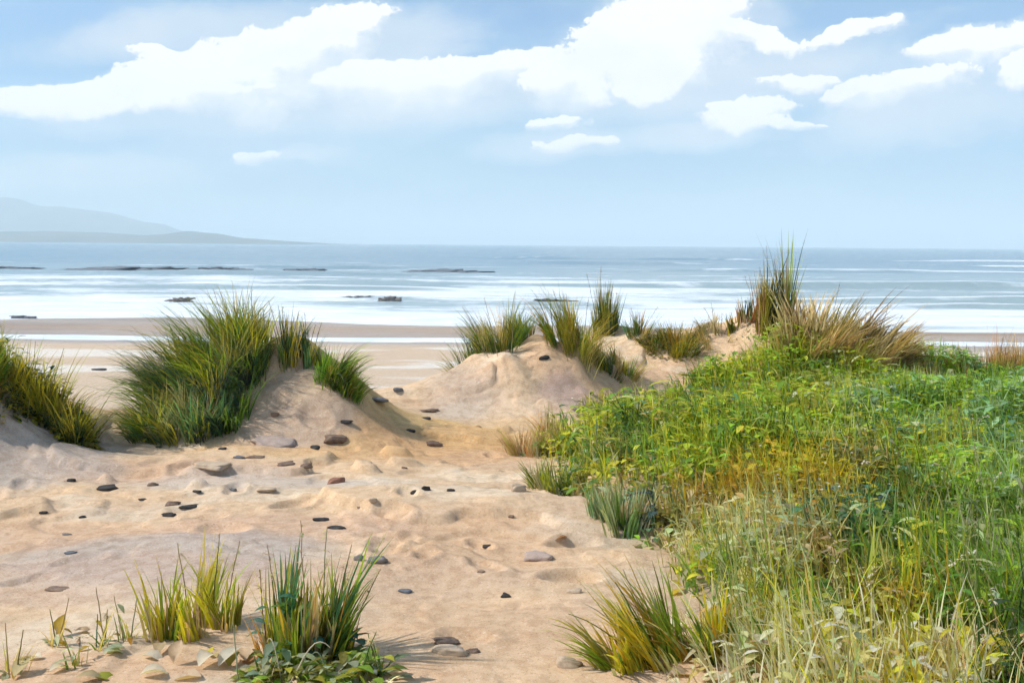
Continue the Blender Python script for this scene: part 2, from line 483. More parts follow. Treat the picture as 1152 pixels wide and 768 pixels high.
fn = t.m('ADD', t.m('ADD', t.m('MULTIPLY', f1, .50), t.m('MULTIPLY', f2, .34)), t.m('MULTIPLY', f3, .16))
ratio = t.m('DIVIDE', wx, wy)
right = t.ss(.10, .34, ratio)
surf = t.m('MULTIPLY', t.ss(150, 100, wy), t.m('SUBTRACT', 1.0, t.m('MULTIPLY', t.m('MULTIPLY', right, t.ss(66, 78, wy)), .62)))
outer = t.m('MULTIPLY', t.ss(300, 120, wy), .04)
edge = t.m('MULTIPLY', t.ss(72, 60, wy), .10)
bias = t.m('ADD', t.m('ADD', t.m('MULTIPLY', surf, .115), outer), edge)
crest = t.m('MULTIPLY', t.ss(.12, .45, at.outputs['Fac']), t.m('ADD', .02, t.m('MULTIPLY', right, .20)))
foam = t.ss(.58, .70, t.m('ADD', t.m('ADD', fn, bias), crest))
nsep = t.n('ShaderNodeSeparateXYZ'); t.l(geo.outputs['Normal'], nsep.inputs[0])
face = t.ss(-.07, -.24, nsep.outputs[1])                     # the steep shoreward faces of the breakers are glassy
foam = t.m('MULTIPLY', foam, t.m('SUBTRACT', 1.0, t.m('MULTIPLY', face, t.ss(.25, .5, f2))))
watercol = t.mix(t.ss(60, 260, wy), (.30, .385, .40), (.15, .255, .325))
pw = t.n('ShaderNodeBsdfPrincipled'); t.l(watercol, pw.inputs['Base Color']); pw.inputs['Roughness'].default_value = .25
pw.inputs['IOR'].default_value = 1.33; pw.inputs['Specular IOR Level'].default_value = .4
bn = t.noise(t.sc(pos, (.5, 1.0, 0)), 1.0, 5, .6)
bp = t.n('ShaderNodeBump'); bp.inputs['Strength'].default_value = .5; bp.inputs['Distance'].default_value = .22
t.l(bn, bp.inputs['Height']); t.l(bp.outputs[0], pw.inputs['Normal'])
pf = t.n('ShaderNodeBsdfPrincipled')
t.l(t.mix(t.ss(.3, .7, t.noise(t.sc(pos, (.2, .5, 0)), 1.0, 5, .65)), (.60, .67, .74), (.80, .83, .85)), pf.inputs['Base Color']); pf.inputs['Roughness'].default_value = .7
mx = t.n('ShaderNodeMixShader'); t.l(foam, mx.inputs[0]); t.l(pw.outputs[0], mx.inputs[1]); t.l(pf.outputs[0], mx.inputs[2])
t.l(mx.outputs[0], out.inputs[0])
tag(sea_mb.build('sea', m), kind='structure')

# ------------------------------------------------------------------ far hills across the bay
m_hill, t, out = newmat('far_hill')
geo = t.n('ShaderNodeNewGeometry')
p = t.n('ShaderNodeBsdfPrincipled'); p.inputs['Roughness'].default_value = .95
t.l(t.mix(t.ss(.4, .6, t.noise(geo.outputs['Position'], .006, 5, .6)), (.05, .075, .045), (.11, .105, .07)), p.inputs['Base Color'])
t.l(p.outputs[0], out.inputs[0])
def hill(ydist, us, hs, depth, seed):
    xs = np.linspace(us[0], us[-1], 220); prof = np.interp(xs, us, hs)
    x = (xs - 576) / PX * ydist
    hh = prof / PX * ydist
    ks = np.linspace(-1, 1, 30); mb = MB()
    Xh, K = np.meshgrid(x, ks); Hh = np.tile(hh, (len(ks), 1))
    sh = np.clip(1 - np.abs(K) ** 1.5, 0, 1)
    Zh = SEA_Z - 2 + Hh * sh * (1 + .25 * fbm(Xh * 6 / ydist * 3, K * 2, seed, 4) * (1 - sh)) + Hh * .10 * fbm(Xh * 40 / ydist, K * 3, seed + 3, 4)
    Yh = ydist + K * depth
    n = len(x); i = np.arange((len(ks) - 1) * (n - 1)); b0 = (i // (n - 1)) * n + i % (n - 1)
    mb.add(np.stack([Xh.ravel(), Yh.ravel(), Zh.ravel()], 1), np.stack([b0, b0 + 1, b0 + n + 1, b0 + n], 1), np.array([.1, .1, .1]))
    tag(mb.build('hill', m_hill), kind='structure')
hill(3300, [-600, -300, -100, 0, 60, 120, 165, 190, 215, 240, 270, 330, 430], [14, 19, 13, 12, 12.5, 11.5, 9, 10.5, 14, 12, 7, 3.5, -1], 500, 5)
hill(5600, [-900, -500, -200, -60, 0, 15, 50, 90, 120, 150, 185, 215], [30, 62, 55, 50, 46, 48, 41, 36, 33, 27, 20, 0], 700, 9)

# ------------------------------------------------------------------ air over the bay
def haze():
    m, t, out = newmat('haze')
    pv = t.n('ShaderNodeVolumePrincipled')
    pv.inputs['Color'].default_value = (.87, .965, 1.0, 1)
    pv.inputs['Density'].default_value = HAZE
    t.l(pv.outputs[0], out.inputs['Volume'])
    m.cycles.homogeneous_volume = True; pv.inputs['Density Attribute'].default_value = ''
    mb = MB()
    x0, x1, y0, y1, z0, z1 = -15000, 15000, -400, 15000, -330, 262
    Vv = [(x, y, z) for z in (z0, z1) for (x, y) in ((x0, y0), (x1, y0), (x1, y1), (x0, y1))]
    mb.add(Vv, [(3, 2, 1, 0), (4, 5, 6, 7), (0, 1, 5, 4), (1, 2, 6, 5), (2, 3, 7, 6), (3, 0, 4, 7)], np.array([.8, .8, .8]))
    tag(mb.build('haze', m, smooth=False), kind='stuff')
HAZE = 3.2e-4
haze()

#@@P0
# ------------------------------------------------------------------ stones lying on the sand
def stone(label, u, v, wpx, hpx, mat, seed, name='pebble', cat='pebble', group=None, yaw=0.0, zp=None, boxy=.8, sink=.3, depth=.7, ragged=0.0):
    p = gp(u, v, zp); d = math.hypot(p[0], p[1])
    w = wpx / PX * d * .5; hgt = hpx / PX * d; dp = w * depth
    NG = 8 if not ragged else 22
    g = np.linspace(-1, 1, NG); A, B = np.meshgrid(g, g); A = A.ravel(); B = B.ravel(); one = np.ones_like(A)
    Vs = []; Fs = []; k = 0
    for (ax, sg) in ((0, 1), (0, -1), (1, 1), (1, -1), (2, 1), (2, -1)):
        q = [None] * 3; q[ax] = one * sg; q[(ax + 1) % 3] = A if sg > 0 else B; q[(ax + 2) % 3] = B if sg > 0 else A
        Vs.append(np.stack(q, 1))
        i = np.arange((NG - 1) ** 2); b = (i // (NG - 1)) * NG + i % (NG - 1) + k * NG * NG
        Fs.append(np.stack([b, b + 1, b + NG + 1, b + NG], 1)); k += 1
    Vv = np.concatenate(Vs); n = Vv / np.linalg.norm(Vv, axis=1)[:, None]
    n = np.sign(n) * np.abs(n) ** boxy
    f = 1 + .45 * vn(n[:, 0] * 1.3 + seed * 3.7, n[:, 1] * 1.3 + n[:, 2] * 1.7, seed) + .22 * vn(n[:, 0] * 3 + seed, n[:, 1] * 3 + n[:, 2] * 2.3, seed + 1)
    f = f + ragged * (vn(n[:, 0] * 6 + seed * 5, n[:, 1] * 2, seed + 4) + .6 * vn(n[:, 0] * 13 + seed, n[:, 1] * 3, seed + 5))
    n = n * f[:, None]
    n[:, 2] += .25 * n[:, 0] * math.sin(seed)              # one end lower than the other
    n *= np.array([w, dp, hgt * .62])
    n[:, 2] = np.maximum(n[:, 2], -hgt * .5)
    c, s_ = math.cos(yaw), math.sin(yaw)
    Q = np.stack([n[:, 0] * c - n[:, 1] * s_, n[:, 0] * s_ + n[:, 1] * c, n[:, 2]], 1)
    z = (zp if zp is not None else p[2]) + hgt * (.5 - sink)
    mb = MB(); mb.add(Q, np.concatenate(Fs), np.array([.3, .3, .3]))
    me_o = mb.build(name, SM[mat], None, (0, 0, 0))
    me_o.location = (float(p[0]), float(p[1]), float(z))
    tag(me_o, label, cat, group)
    # weld the six faces of the block
    import bmesh
    bm = bmesh.new(); bm.from_mesh(me_o.data); bmesh.ops.remove_doubles(bm, verts=bm.verts, dist=1e-5); bm.to_mesh(me_o.data); bm.free()
    return me_o

PB = 'dark pebbles scattered over the sand'
STONES = [
 ('flat black pebble alone on pale sand in front of the drooping grass tussock', 120, 549, 26, 7, 'black', PB),
 ('little black pebble on the sand below the left dune, near the edge shrub', 80, 541, 11, 5, 'black', PB),
 ('brown pebble half sunk in pale sand below the drooping tussock', 172, 546, 14, 6, 'brown', PB),
 ('small thin dark pebble just above the long brown and black stone', 161, 561, 13, 3, 'black', PB),
 ('humped brown stone touching a thin dark sliver, left side of the path', 194, 568, 20, 8, 'brown', 'stones on the path'),
 ('thin dark sliver lying against the humped brown stone', 213, 570, 22, 4, 'black', PB),
 ('oval black pebble just below the humped brown stone', 190, 579, 19, 6, 'black', PB),
 ('small black pebble far left on the smooth mauve sand', 49, 575, 11, 4, 'black', PB),
 ('small black pebble with a pointed end on the left sand below the flat black one', 93, 582, 9, 4, 'black', PB),
 ('thin grey chip of stone on the mauve sand at left', 75, 601, 12, 2.5, 'grey', PB),
 ('tiny blue grey pebble on mauve sand left of the foreground grass', 79, 622, 15, 4, 'blue', PB),
 ('long thin brown sliver of stone near the left foreground grass', 65, 662, 30, 3, 'brown', PB),
 ('small black pebble at the foot of the drooping tussock', 178, 503, 9, 3, 'black', PB),
 ('dark pebble on the rim of sand between tussock and mauve shade slab', 250, 505, 12, 4, 'black', PB),
 ('blue grey pebble beside a thin dark chip below the tussock', 269, 515, 15, 5, 'blue', PB),
 ('thin dark chip beside the blue grey pebble', 288, 514, 22, 3, 'brown', PB),
 ('dark blue pebble beside a crust of pale sand left of centre path', 262, 552, 10, 6, 'blue', PB),
 ('small thin black pebble left of the dark blue one', 222, 554, 11, 3, 'black', PB),
 ('flat tan crust of rock left of the rusty red stone', 300, 552, 24, 5, 'tan', 'stones on the path'),
 ('rusty red block of stone on the path', 378, 543, 24, 12, 'red', 'stones on the path'),
 ('round tan pebble on pale sand right of the rusty red stone', 420, 566, 11, 7, 'tan', 'stones on the path'),
 ('thin brown chip just left of the round tan pebble', 405, 567, 9, 3, 'brown', PB),
 ('long black pebble, upper of a pair in the middle of the path', 361, 585, 21, 5, 'black', PB),
 ('tapered black pebble, lower of a pair in the middle of the path', 379, 594, 22, 5, 'black', PB),
 ('big smooth grey stone above the foreground grass', 424, 632, 27, 13, 'grey', 'stones on the path'),
 ('dark grey knob of stone touching the big smooth grey stone', 404, 630, 13, 12, 'grey', 'stones on the path'),
 ('black pebble tucked under the tilted brown slab', 354, 504, 15, 6, 'black', PB),
 ('tilted brown slab of rock at the foot of the middle dune', 379, 495, 30, 11, 'brown', 'rock slabs in the sand'),
 ('broad mauve slab added for shaded sand at the foot of the middle dune', 308, 500, 54, 14, 'mauve', 'rock slabs in the sand'),  # slab shape coloured like the shaded sand it stands for
 ('long low tan slab nearly buried in sand below the mauve shade slab', 238, 524, 46, 7, 'tan', 'rock slabs in the sand'),
 ('jagged low brown rock edge on pale sand below the tilted slab', 322, 522, 24, 5, 'brown', 'rock slabs in the sand'),
 ('small rounded brown rock beside the jagged rock edge', 345, 526, 15, 7, 'brown', 'stones on the path'),
 ('dark pebble at the right foot of the middle dune', 389, 475, 18, 5, 'black', PB),
 ('brown twig like sliver of stone on the flank of the middle dune', 309, 467, 12, 6, 'brown', PB),
 ('round brown stone set in ochre sand of the path', 489, 501, 22, 11, 'brown', 'stones on the path'),
 ('black chip of rock on ochre sand above the round brown stone', 462, 485, 15, 5, 'black', PB),
 ('flat black pebble where the path climbs to the centre dune', 479, 471, 14, 4, 'black', PB),
 ('crooked dark chip just above the flat black pebble on the upper path', 482, 462, 24, 4, 'brown', PB),
 ('small black pebble left of the pointed black stone, centre of the path', 466, 554, 9, 6, 'black', PB),
 ('pointed black stone in the centre of the path', 479, 551, 13, 9, 'black', 'stones on the path'),
 ('small dark stone right of the pointed black stone', 507, 552, 11, 5, 'black', PB),
 ('little brown pebble on rust sand right of the rusty red stone', 455, 527, 8, 4, 'brown', PB),
 ('tiny olive pebble on pale sand left of the green bank', 575, 581, 8, 5, 'brown', PB),
 ('thin black pebble on smooth peach sand right of centre', 548, 614, 14, 5, 'black', PB),
 ('thin brown chip below the black pebble on smooth peach sand', 541, 643, 11, 3, 'brown', PB),
 ('dark grey pebble with a pale tail, middle of the lower path', 455, 665, 21, 5, 'blue', PB),
 ('round black pebble right of centre on the lower path', 569, 671, 13, 8, 'black', PB),
 ('flat dark brown stone behind the pale sloping stone at the bottom', 502, 721, 38, 8, 'brown', 'stones on the path'),
 ('pale tan sloping stone at the bottom of the path', 506, 733, 44, 14, 'tan', 'stones on the path'),
 ('dark brown stone touching the right end of the pale sloping stone', 532, 733, 19, 7, 'brown', 'stones on the path'),
 ('tan stone on the sand left of the right foreground tussock', 646, 666, 20, 8, 'tan', 'stones on the path'),
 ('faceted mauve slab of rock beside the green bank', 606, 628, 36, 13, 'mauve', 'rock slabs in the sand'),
 ('rounded pale rock at the edge of the green bank', 583, 552, 24, 17, 'tan', 'stones on the path'),
 ('chunky pale rock left of the right foreground tussock', 640, 748, 34, 18, 'tan', 'stones on the path'),
 ('wet brown stone under the right foreground tussock', 740, 748, 36, 14, 'brown', 'stones on the path'),
 ('black block added for the shade at the foot of the right foreground tussock', 726, 738, 22, 14, 'black', 'stones on the path'),  # dark block added to stand for the shade under the tussock
 ('dark chip of rock on the crest of the centre dune', 612, 403, 12, 6, 'black', PB),
 ('little dark stone on the pale beach left of the drooping tussock', 112, 416, 20, 3, 'black', PB),
 ('blue grey stone on the damp sand at the foot of the centre dune', 448, 439, 14, 6, 'blue', PB),
 ('low grey stone ledge on the sand left of the centre dune', 425, 450, 28, 6, 'grey', 'rock slabs in the sand'),
]
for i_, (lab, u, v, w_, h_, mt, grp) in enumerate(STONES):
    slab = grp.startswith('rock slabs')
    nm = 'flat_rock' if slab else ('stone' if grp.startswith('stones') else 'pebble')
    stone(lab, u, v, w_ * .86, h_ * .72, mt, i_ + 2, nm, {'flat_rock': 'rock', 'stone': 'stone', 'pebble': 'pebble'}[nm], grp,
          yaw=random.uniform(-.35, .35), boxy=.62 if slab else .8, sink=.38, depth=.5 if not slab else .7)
RK = 'low dark rocks awash in the sea'
for i_, (lab, u, v, w_, h_, mt) in enumerate([
    ('longest dark blue reef far out in the sea, left side', 138, 304, 128, 5.5, 'reef'),
    ('short dark blue reef just right of the longest one', 252, 303.5, 56, 4, 'reef'),
    ('dark blue reef third along the line of far reefs', 350, 305, 50, 4.5, 'reef'),
    ('thin dark reef at the left edge of the far sea', 22, 302, 46, 3, 'reef'),
    ('grey green reef out in the sea above the centre of the path', 502, 306, 84, 4.5, 'reef'),
    ('small humped grey rock in the white surf above the drooping tussock', 200, 339, 28, 5, 'grey'),
    ('thin dark rock in the surf, left of a blunt grey one', 400, 336, 32, 4, 'blue'),
    ('blunt grey rock in the surf right of the thin dark one', 440, 339, 26, 6.5, 'grey'),
    ('dark sliver of rock off the sand spit at the far left', 24, 358, 24, 3.5, 'blue'),
    ('low blue rock lying off the beach behind the central spiky tuft', 625, 339, 40, 3.5, 'blue')]):
    stone(lab, u, v, w_, h_ * .8, mt, 90 + i_, 'sea_rock', 'rock', RK, zp=SEA_Z, boxy=1.0, sink=.42 if v < 320 else .2, depth=.25, ragged=.9)

# ------------------------------------------------------------------ grass tufts
def stalk_mesh(p0, p1, arch, r, col, head=None, headcol='straw', hn=10, hl=.03):
    """a thin stem from p0 to p1, bowed by arch, with a loose seed head at its end"""
    mb = MB(); K = 9; p0 = np.array(p0); p1 = np.array(p1); pts = []
    L = np.linalg.norm(p1 - p0)
    for k in range(K):
        s = k / (K - 1)
        q = p0 * (1 - s) + p1 * s
        q = q + np.array([0, 0, 1.0]) * arch * L * math.sin(math.pi * s) * (.6 + .8 * s) * .8
        pts.append(q + np.append(rng.normal(0, .004 * L, 2), 0) * (k > 0))
    tube(mb, pts, r, r * .45, np.array(col))
    if head:
        n = hn; s = rng.uniform(.62, 1, n); idx = s * (K - 1); P = np.array(pts)
        b = np.stack([np.interp(idx, np.arange(K), P[:, j]) for j in range(3)], 1)
        leaves(mb, b, rng.uniform(0, 6.28, n), rng.uniform(.1, 1.2, n), hl * rng.uniform(.5, 1.1, n), hl * .3, cols([headcol], n, jit=.15), droop=.6)
    return mb

def tuft(label, name, cat, centres, N, hpx, pal, wts=None, lean=.35, out=.7, bend=(.2, 1.1), wind=0.0, windamt=0.0, width=(.005, .011),
         dry=0, drypal=('straw', 'buff'), stalks=(), leaf=0, leafpal=None, leafsize=(.03, .06), group=None, sq=.7, push=0.0, dryh=1.0, dryw=1.0, seg=5):
    c0 = gp(*centres[0][:2])
    if push:
        c0 = c0 * (1 + push / c0[1]); c0[2] = h1(c0[0], c0[1])
    root = thing(name, label, cat, c0, group)
    live = MB(); dead = MB(); lf = MB()
    tot = sum(c[3] for c in centres)
    thatch = not dry                                     # every clump keeps some short dead straw at its foot
    if thatch: dry = max(3, int(N * .16))
    for c in centres:
        u, v, rpx, wgt = c[:4]
        hs = c[4] if len(c) > 4 else 1.0
        own = c[5] if len(c) > 5 else None               # this part of the clump has separate colours, some painting its shade
        p = gp(u, v); d = p[1]; rm = rpx / PX * d
        if push:
            p = p * (1 + push / d); p[2] = h1(p[0], p[1]); d = p[1]
        for (mbx, n, pl, ws, dr) in ((live, int(N * wgt / tot), pal, wts, 0), (dead, int(dry * wgt / tot), drypal, None, 1)):
            if n < 1: continue
            nb = max(3, n // 28)                         # blades grow in bunches that share a lean, a height and a colour
            xb, ab, qb = disc(p, rm, nb, sq)
            k = rng.integers(0, nb, n)
            xy = xb[k] + rng.normal(0, .07 * rm + .012, (n, 2)); q = qb[k]; a = ab[k]
            R = on_ground(xy)
            bx = np.cos(ab) * qb * out + math.cos(wind) * windamt + rng.normal(0, .20, nb)
            by = np.sin(ab) * qb * out + math.sin(wind) * windamt + rng.normal(0, .20, nb)
            hx = bx[k] + rng.normal(0, .15, n); hy = by[k] + rng.normal(0, .15, n)
            azb = np.arctan2(hy, hx); amt = np.clip(np.hypot(hx, hy), 0, 1.3)
            hb = np.exp(rng.normal(0, .2, nb))[k] * (1.12 - .35 * q)
            L = (hpx[0] + (hpx[1] - hpx[0]) * rng.uniform(0, 1, n) ** 1.3) / PX * d * hs * (1 + .25 * amt) * hb * ((.5 if thatch else dryh) if dr else 1)
            cb = cols(own or pl, nb, None if own else ws, .18)[k]; ci = cols(own or pl, n, None if own else ws)
            mixk = rng.uniform(0, 1, (n, 1)) < .7
            cl = np.where(mixk, cb * np.exp(rng.normal(0, .14, (n, 1))), ci)
            cl = np.clip(cl * np.array([1.18, 1.15, 1.05]), 0, .75)
            tip = cl * np.array([1.25, 1.15, .95]) + .02
            blades(mbx, R, azb, lean * amt + .03, rng.uniform(bend[0], bend[1], n) * (.35 + .65 * amt) * (1.25 if dr else 1), L, rng.uniform(width[0], width[1], n) * (dryw if dr else 1), cl, seg, tipcol=tip)
        nl = int(leaf * wgt / tot)
        if nl:
            xy, a, q = disc(p, rm * 1.3, nl, sq)
            b = np.concatenate([xy, H(xy[:, 0], xy[:, 1])[:, None]], 1)
            b[:, 2] += rng.uniform(.05, 1.0, nl) * hpx[1] / PX * d * hs * (1.05 - q)
            leaves(lf, b, a + rng.normal(0, .6, nl), rng.uniform(-.1, .9, nl), rng.uniform(*leafsize, nl), rng.uniform(*leafsize, nl) * .45, cols(leafpal or pal, nl), droop=.5)
    for (mbx, nm, mt) in ((live, 'foliage', M_LEAF), (dead, 'dry_foliage', M_DRY), (lf, 'leaves', M_LEAF)):
        if not mbx.empty():
            o = mbx.build(nm, mt, root, c0)
    for st in stalks:
        bu, bv, tu, tv = st[:4]; arch = st[4] if len(st) > 4 else .08; cn = st[5] if len(st) > 5 else 'brown'
        hd = st[6] if len(st) > 6 else True
        b = gp(bu, bv) if bv > 0 else c0
        b = c0 + (b - c0) * (np.abs(b[1] - c0[1]) < 1.5)
        tpt = at_depth(tu, tv, b[1] + rng.normal(0, .03))
        stalk_mesh(b - np.array([0, 0, .01]), tpt, arch, .0035, PAL[cn], hd, 'buff', 12, .035).build('stalk', M_DRY, root, c0)
    return root

DG = 'dune grass tufts on the sand hills'
tuft('drooping blue green marram tussock with yellow crest, left flank of the middle dune', 'grass_tussock', 'tussock',
     [(252, 416, 48, 3, .93, ('yellowgreen', 'olive', 'green', 'bright')), (218, 442, 52, 3, .95), (282, 424, 22, 1.2, .55, ('blue', 'dark', 'teal')), (200, 488, 40, 1.6, .75), (245, 474, 32, 1.6, .7, ('blue', 'dark', 'teal', 'green')), (162, 492, 26, .8, .65)], 5200, (45, 85),  # blue and dark blades at right and foot paint the tussock's shade
     ('green', 'dark', 'teal', 'blue', 'olive', 'yellowgreen', 'greygreen'), (3, 1.2, 2.0, 1.2, 2.2, 1.7, 2.4), lean=.6, out=.6, bend=(.5, 1.7), wind=math.radians(200), windamt=.35,
     width=(.006, .014), dry=500, drypal=('straw', 'buff', 'tan'), leaf=260, leafpal=('yellowgreen', 'yellow', 'greygreen'),
     stalks=[(262, 400, 240, 325, .02), (275, 395, 262, 340, .03), (285, 400, 283, 325, .02), (300, 400, 296, 345, .04)], group=DG)
tuft('dark twiggy grass sprig with a yellow clump on the crest of the middle dune', 'grass_sprig', 'dune grass',
     [(322, 402, 14, 2), (345, 405, 12, 1.5, .8)], 420, (20, 48), ('dark', 'teal', 'green', 'yellow'), (3, 2, 1, 1), lean=.4, out=.8, bend=(.1, .7), dry=60,
     stalks=[(320, 402, 302, 338, .02), (322, 402, 318, 345, .02), (330, 402, 336, 350, -.02), (345, 404, 343, 352, 0), (350, 406, 362, 362, .03), (345, 405, 355, 365, .02)], group=DG)
tuft('small fresh green tuft spilling down the right flank of the middle dune', 'grass_tuft', 'dune grass',
     [(376, 425, 22, 2), (390, 442, 14, 1, .8)], 900, (22, 46), ('green', 'bright', 'dark', 'olive'), (3, 2, 1.5, 1), lean=.5, out=.6, bend=(.5, 1.5), wind=math.radians(-40), windamt=.5, group=DG)
tuft('yellow flowering shrub growing behind the sand bank at the left edge', 'dune_shrub', 'shrub',
     [(20, 462, 40, 2.4, .72), (58, 484, 34, 2, .8, ('yellow', 'yellowgreen', 'olive')), (-30, 452, 45, 2, .75), (84, 500, 18, 1.2, .7, ('yellowgreen', 'olive', 'dark'))], 2200, (34, 80), ('dark', 'green', 'olive', 'yellowgreen', 'yellow'), (1.6, 2.2, 1.8, 2.2, 1.6), lean=.5, out=.7, push=.2,
     bend=(.3, 1.2), wind=0, windamt=.2, leaf=2000, leafpal=('yellow', 'yellowgreen', 'olive', 'dark'), leafsize=(.04, .09),
     stalks=[(45, 480, 72, 392, .02, 'olive'), (30, 475, 40, 384, 0, 'olive')], group=DG)
tuft('bushy green tuft with dry tips on the left shoulder of the centre dune', 'grass_tuft', 'dune grass',
     [(562, 402, 28, 2.4), (530, 410, 22, 1.3, .7), (588, 396, 16, 1.0, .75)], 1300, (28, 62), ('green', 'olive', 'dark', 'blue', 'yellowgreen'), (3, 2, 2, 1, 1), lean=.5, out=.7, bend=(.3, 1.2), wind=math.radians(170), windamt=.25, push=.45,
     dry=260, stalks=[(560, 400, 545, 335, .02, 'buff'), (575, 398, 580, 328, .0, 'buff'), (550, 402, 520, 345, .03, 'buff')], group=DG)
tuft('leaning green tuft with ochre base on the crest of the centre dune', 'grass_tuft', 'dune grass',
     [(642, 390, 24, 2.4), (668, 404, 26, 1.3, .55), (694, 424, 22, 1, .5)], 1300, (28, 66), ('green', 'olive', 'dark', 'ochre', 'yellowgreen'), (3, 2.4, 1.5, 1.6, 1), lean=.5, out=.7, bend=(.3, 1.3), wind=math.radians(200), windamt=.15,
     dry=300, drypal=('straw', 'ochre', 'buff'), stalks=[(640, 390, 622, 325, .02), (645, 390, 637, 330, .0), (655, 392, 662, 335, .02)], group=DG)
tuft('upright dark spiky tuft between the centre dune and the pale ridge', 'spiky_tuft', 'dune grass',
     [(678, 376, 13, 2)], 520, (26, 50), ('dark', 'olive', 'green'), (3, 2, 1.2), lean=.25, out=.6, bend=(.0, .35), dry=50, width=(.006, .013),
     stalks=[(676, 374, 676, 300, .0), (674, 374, 660, 308, .02), (680, 374, 690, 318, -.02), (684, 374, 694, 330, 0)], group=DG)
tuft('small wispy tuft right of the spiky one', 'grass_sprig', 'dune grass', [(718, 378, 12, 1)], 200, (14, 30), ('olive', 'green', 'teal'), None, lean=.5, out=.9, bend=(.1, .7), dry=70,
     stalks=[(720, 378, 740, 345, .03, 'buff'), (716, 378, 710, 346, 0, 'buff')], group=DG)
tuft('low olive bush on the saddle between the pale ridges', 'dune_shrub', 'shrub', [(760, 392, 30, 2), (735, 390, 14, .7, .7)], 1100, (14, 30), ('olive', 'ochre', 'dark', 'green'), (3, 1.5, 2, 1), lean=.6, out=.8, bend=(.3, 1.1),
     leaf=300, leafpal=('olive', 'ochre', 'green'), group=DG)
tuft('bare grey twigs and bent straw left of the tall spiky bush', 'dry_sprig', 'dry grass', [(806, 378, 22, 1)], 30, (12, 24), ('olive', 'buff'), None, lean=.5, bend=(.3, 1), dry=160, drypal=('buff', 'tan', 'greygreen'),
     stalks=[(810, 378, 792, 346, .02), (806, 378, 800, 340, .02), (812, 378, 812, 352, 0), (800, 380, 780, 362, .1, 'buff'), (815, 376, 824, 350, 0)], group=DG)
tuft('tall spiky bush with yellow green spears standing highest against the sea', 'spiky_bush', 'bush',
     [(862, 370, 18, 2.4, .8), (836, 366, 16, 1.0, .35), (884, 366, 8, .8, 1.0)], 640, (22, 84), ('dark', 'olive', 'green', 'yellowgreen', 'tan'), (3, 2, 1.4, 1.2, 1), lean=.28, out=.5, bend=(.0, .5), width=(.009, .026),
     dry=170, drypal=('tan', 'buff', 'rust'), leaf=120, leafpal=('dark', 'teal'), stalks=[(866, 368, 862, 276, 0), (862, 368, 855, 300, .01), (872, 368, 888, 280, .0, 'olive'), (868, 368, 871, 292, 0), (855, 370, 838, 310, .02, 'tan'), (876, 368, 893, 300, -.01, 'tan')], group=DG)
tuft('big dry buff plume of grass bent to the right with a dark green foot', 'dry_tussock', 'dry grass',
     [(925, 402, 46, 3, 1.0), (965, 412, 44, 2.2, .8), (898, 402, 22, 1.0, .55), (1000, 416, 22, .8, .6)], 1100, (14, 34), ('dark', 'teal', 'olive', 'green'), (3, 2, 2, 1), lean=.5, out=.7, bend=(.3, 1.0), wind=0, windamt=.35,
     width=(.007, .016), dry=2600, dryh=2.25, dryw=1.9, drypal=('buff', 'tan', 'olive', 'buff', 'brown', 'straw'),
     stalks=[(930, 385, 945, 318, -.02, 'olive'), (985, 400, 1015, 355, .0), (980, 400, 1032, 372, .03), (970, 400, 975, 345, 0, 'buff'), (985, 402, 1000, 340, .0, 'buff'), (960, 395, 1003, 343, .02, 'buff')], group=DG)
tuft('rusty brown dry grass standing above the green bank at the right edge', 'dry_tuft', 'dry grass',
     [(1122, 428, 30, 2), (1160, 428, 40, 2)], 200, (20, 40), ('olive', 'ochre'), None, lean=.35, out=.5, bend=(.1, .7), dry=1900, drypal=('rust', 'brown', 'tan', 'buff', 'ochre'),
     stalks=[(1120, 425, 1128, 380, 0, 'rust'), (1128, 425, 1122, 392, .0, 'brown')], group=DG)
tuft('rusty dry sticks and straw between the sandy tuft and the right edge', 'dry_tuft', 'dry grass',
     [(1084, 428, 22, 1)], 70, (18, 34), ('olive', 'ochre'), None, lean=.35, out=.5, bend=(.1, .7), dry=600, drypal=('rust', 'brown', 'tan', 'buff'),
     stalks=[(1085, 425, 1078, 395, 0, 'rust'), (1098, 425, 1096, 388, 0, 'brown'), (1072, 425, 1064, 402, .02, 'rust')], group=DG)
tuft('sandy buff dry tuft poking above the bank right of the big dry plume', 'dry_tuft', 'dry grass',
     [(1050, 425, 22, 1)], 60, (10, 24), ('olive',), None, lean=.4, out=.7, bend=(.2, .8), dry=420, drypal=('buff', 'peach', 'tan'), group=DG)
tuft('rust coloured wispy grass where the green bank meets the path', 'dry_tuft', 'dry grass',
     [(598, 512, 26, 2), (622, 490, 22, 1)], 160, (16, 36), ('olive', 'yellowgreen'), None, lean=.5, out=.8, bend=(.2, .9), dry=520, drypal=('peach', 'tan', 'rust', 'buff'), width=(.004, .008), group=DG)

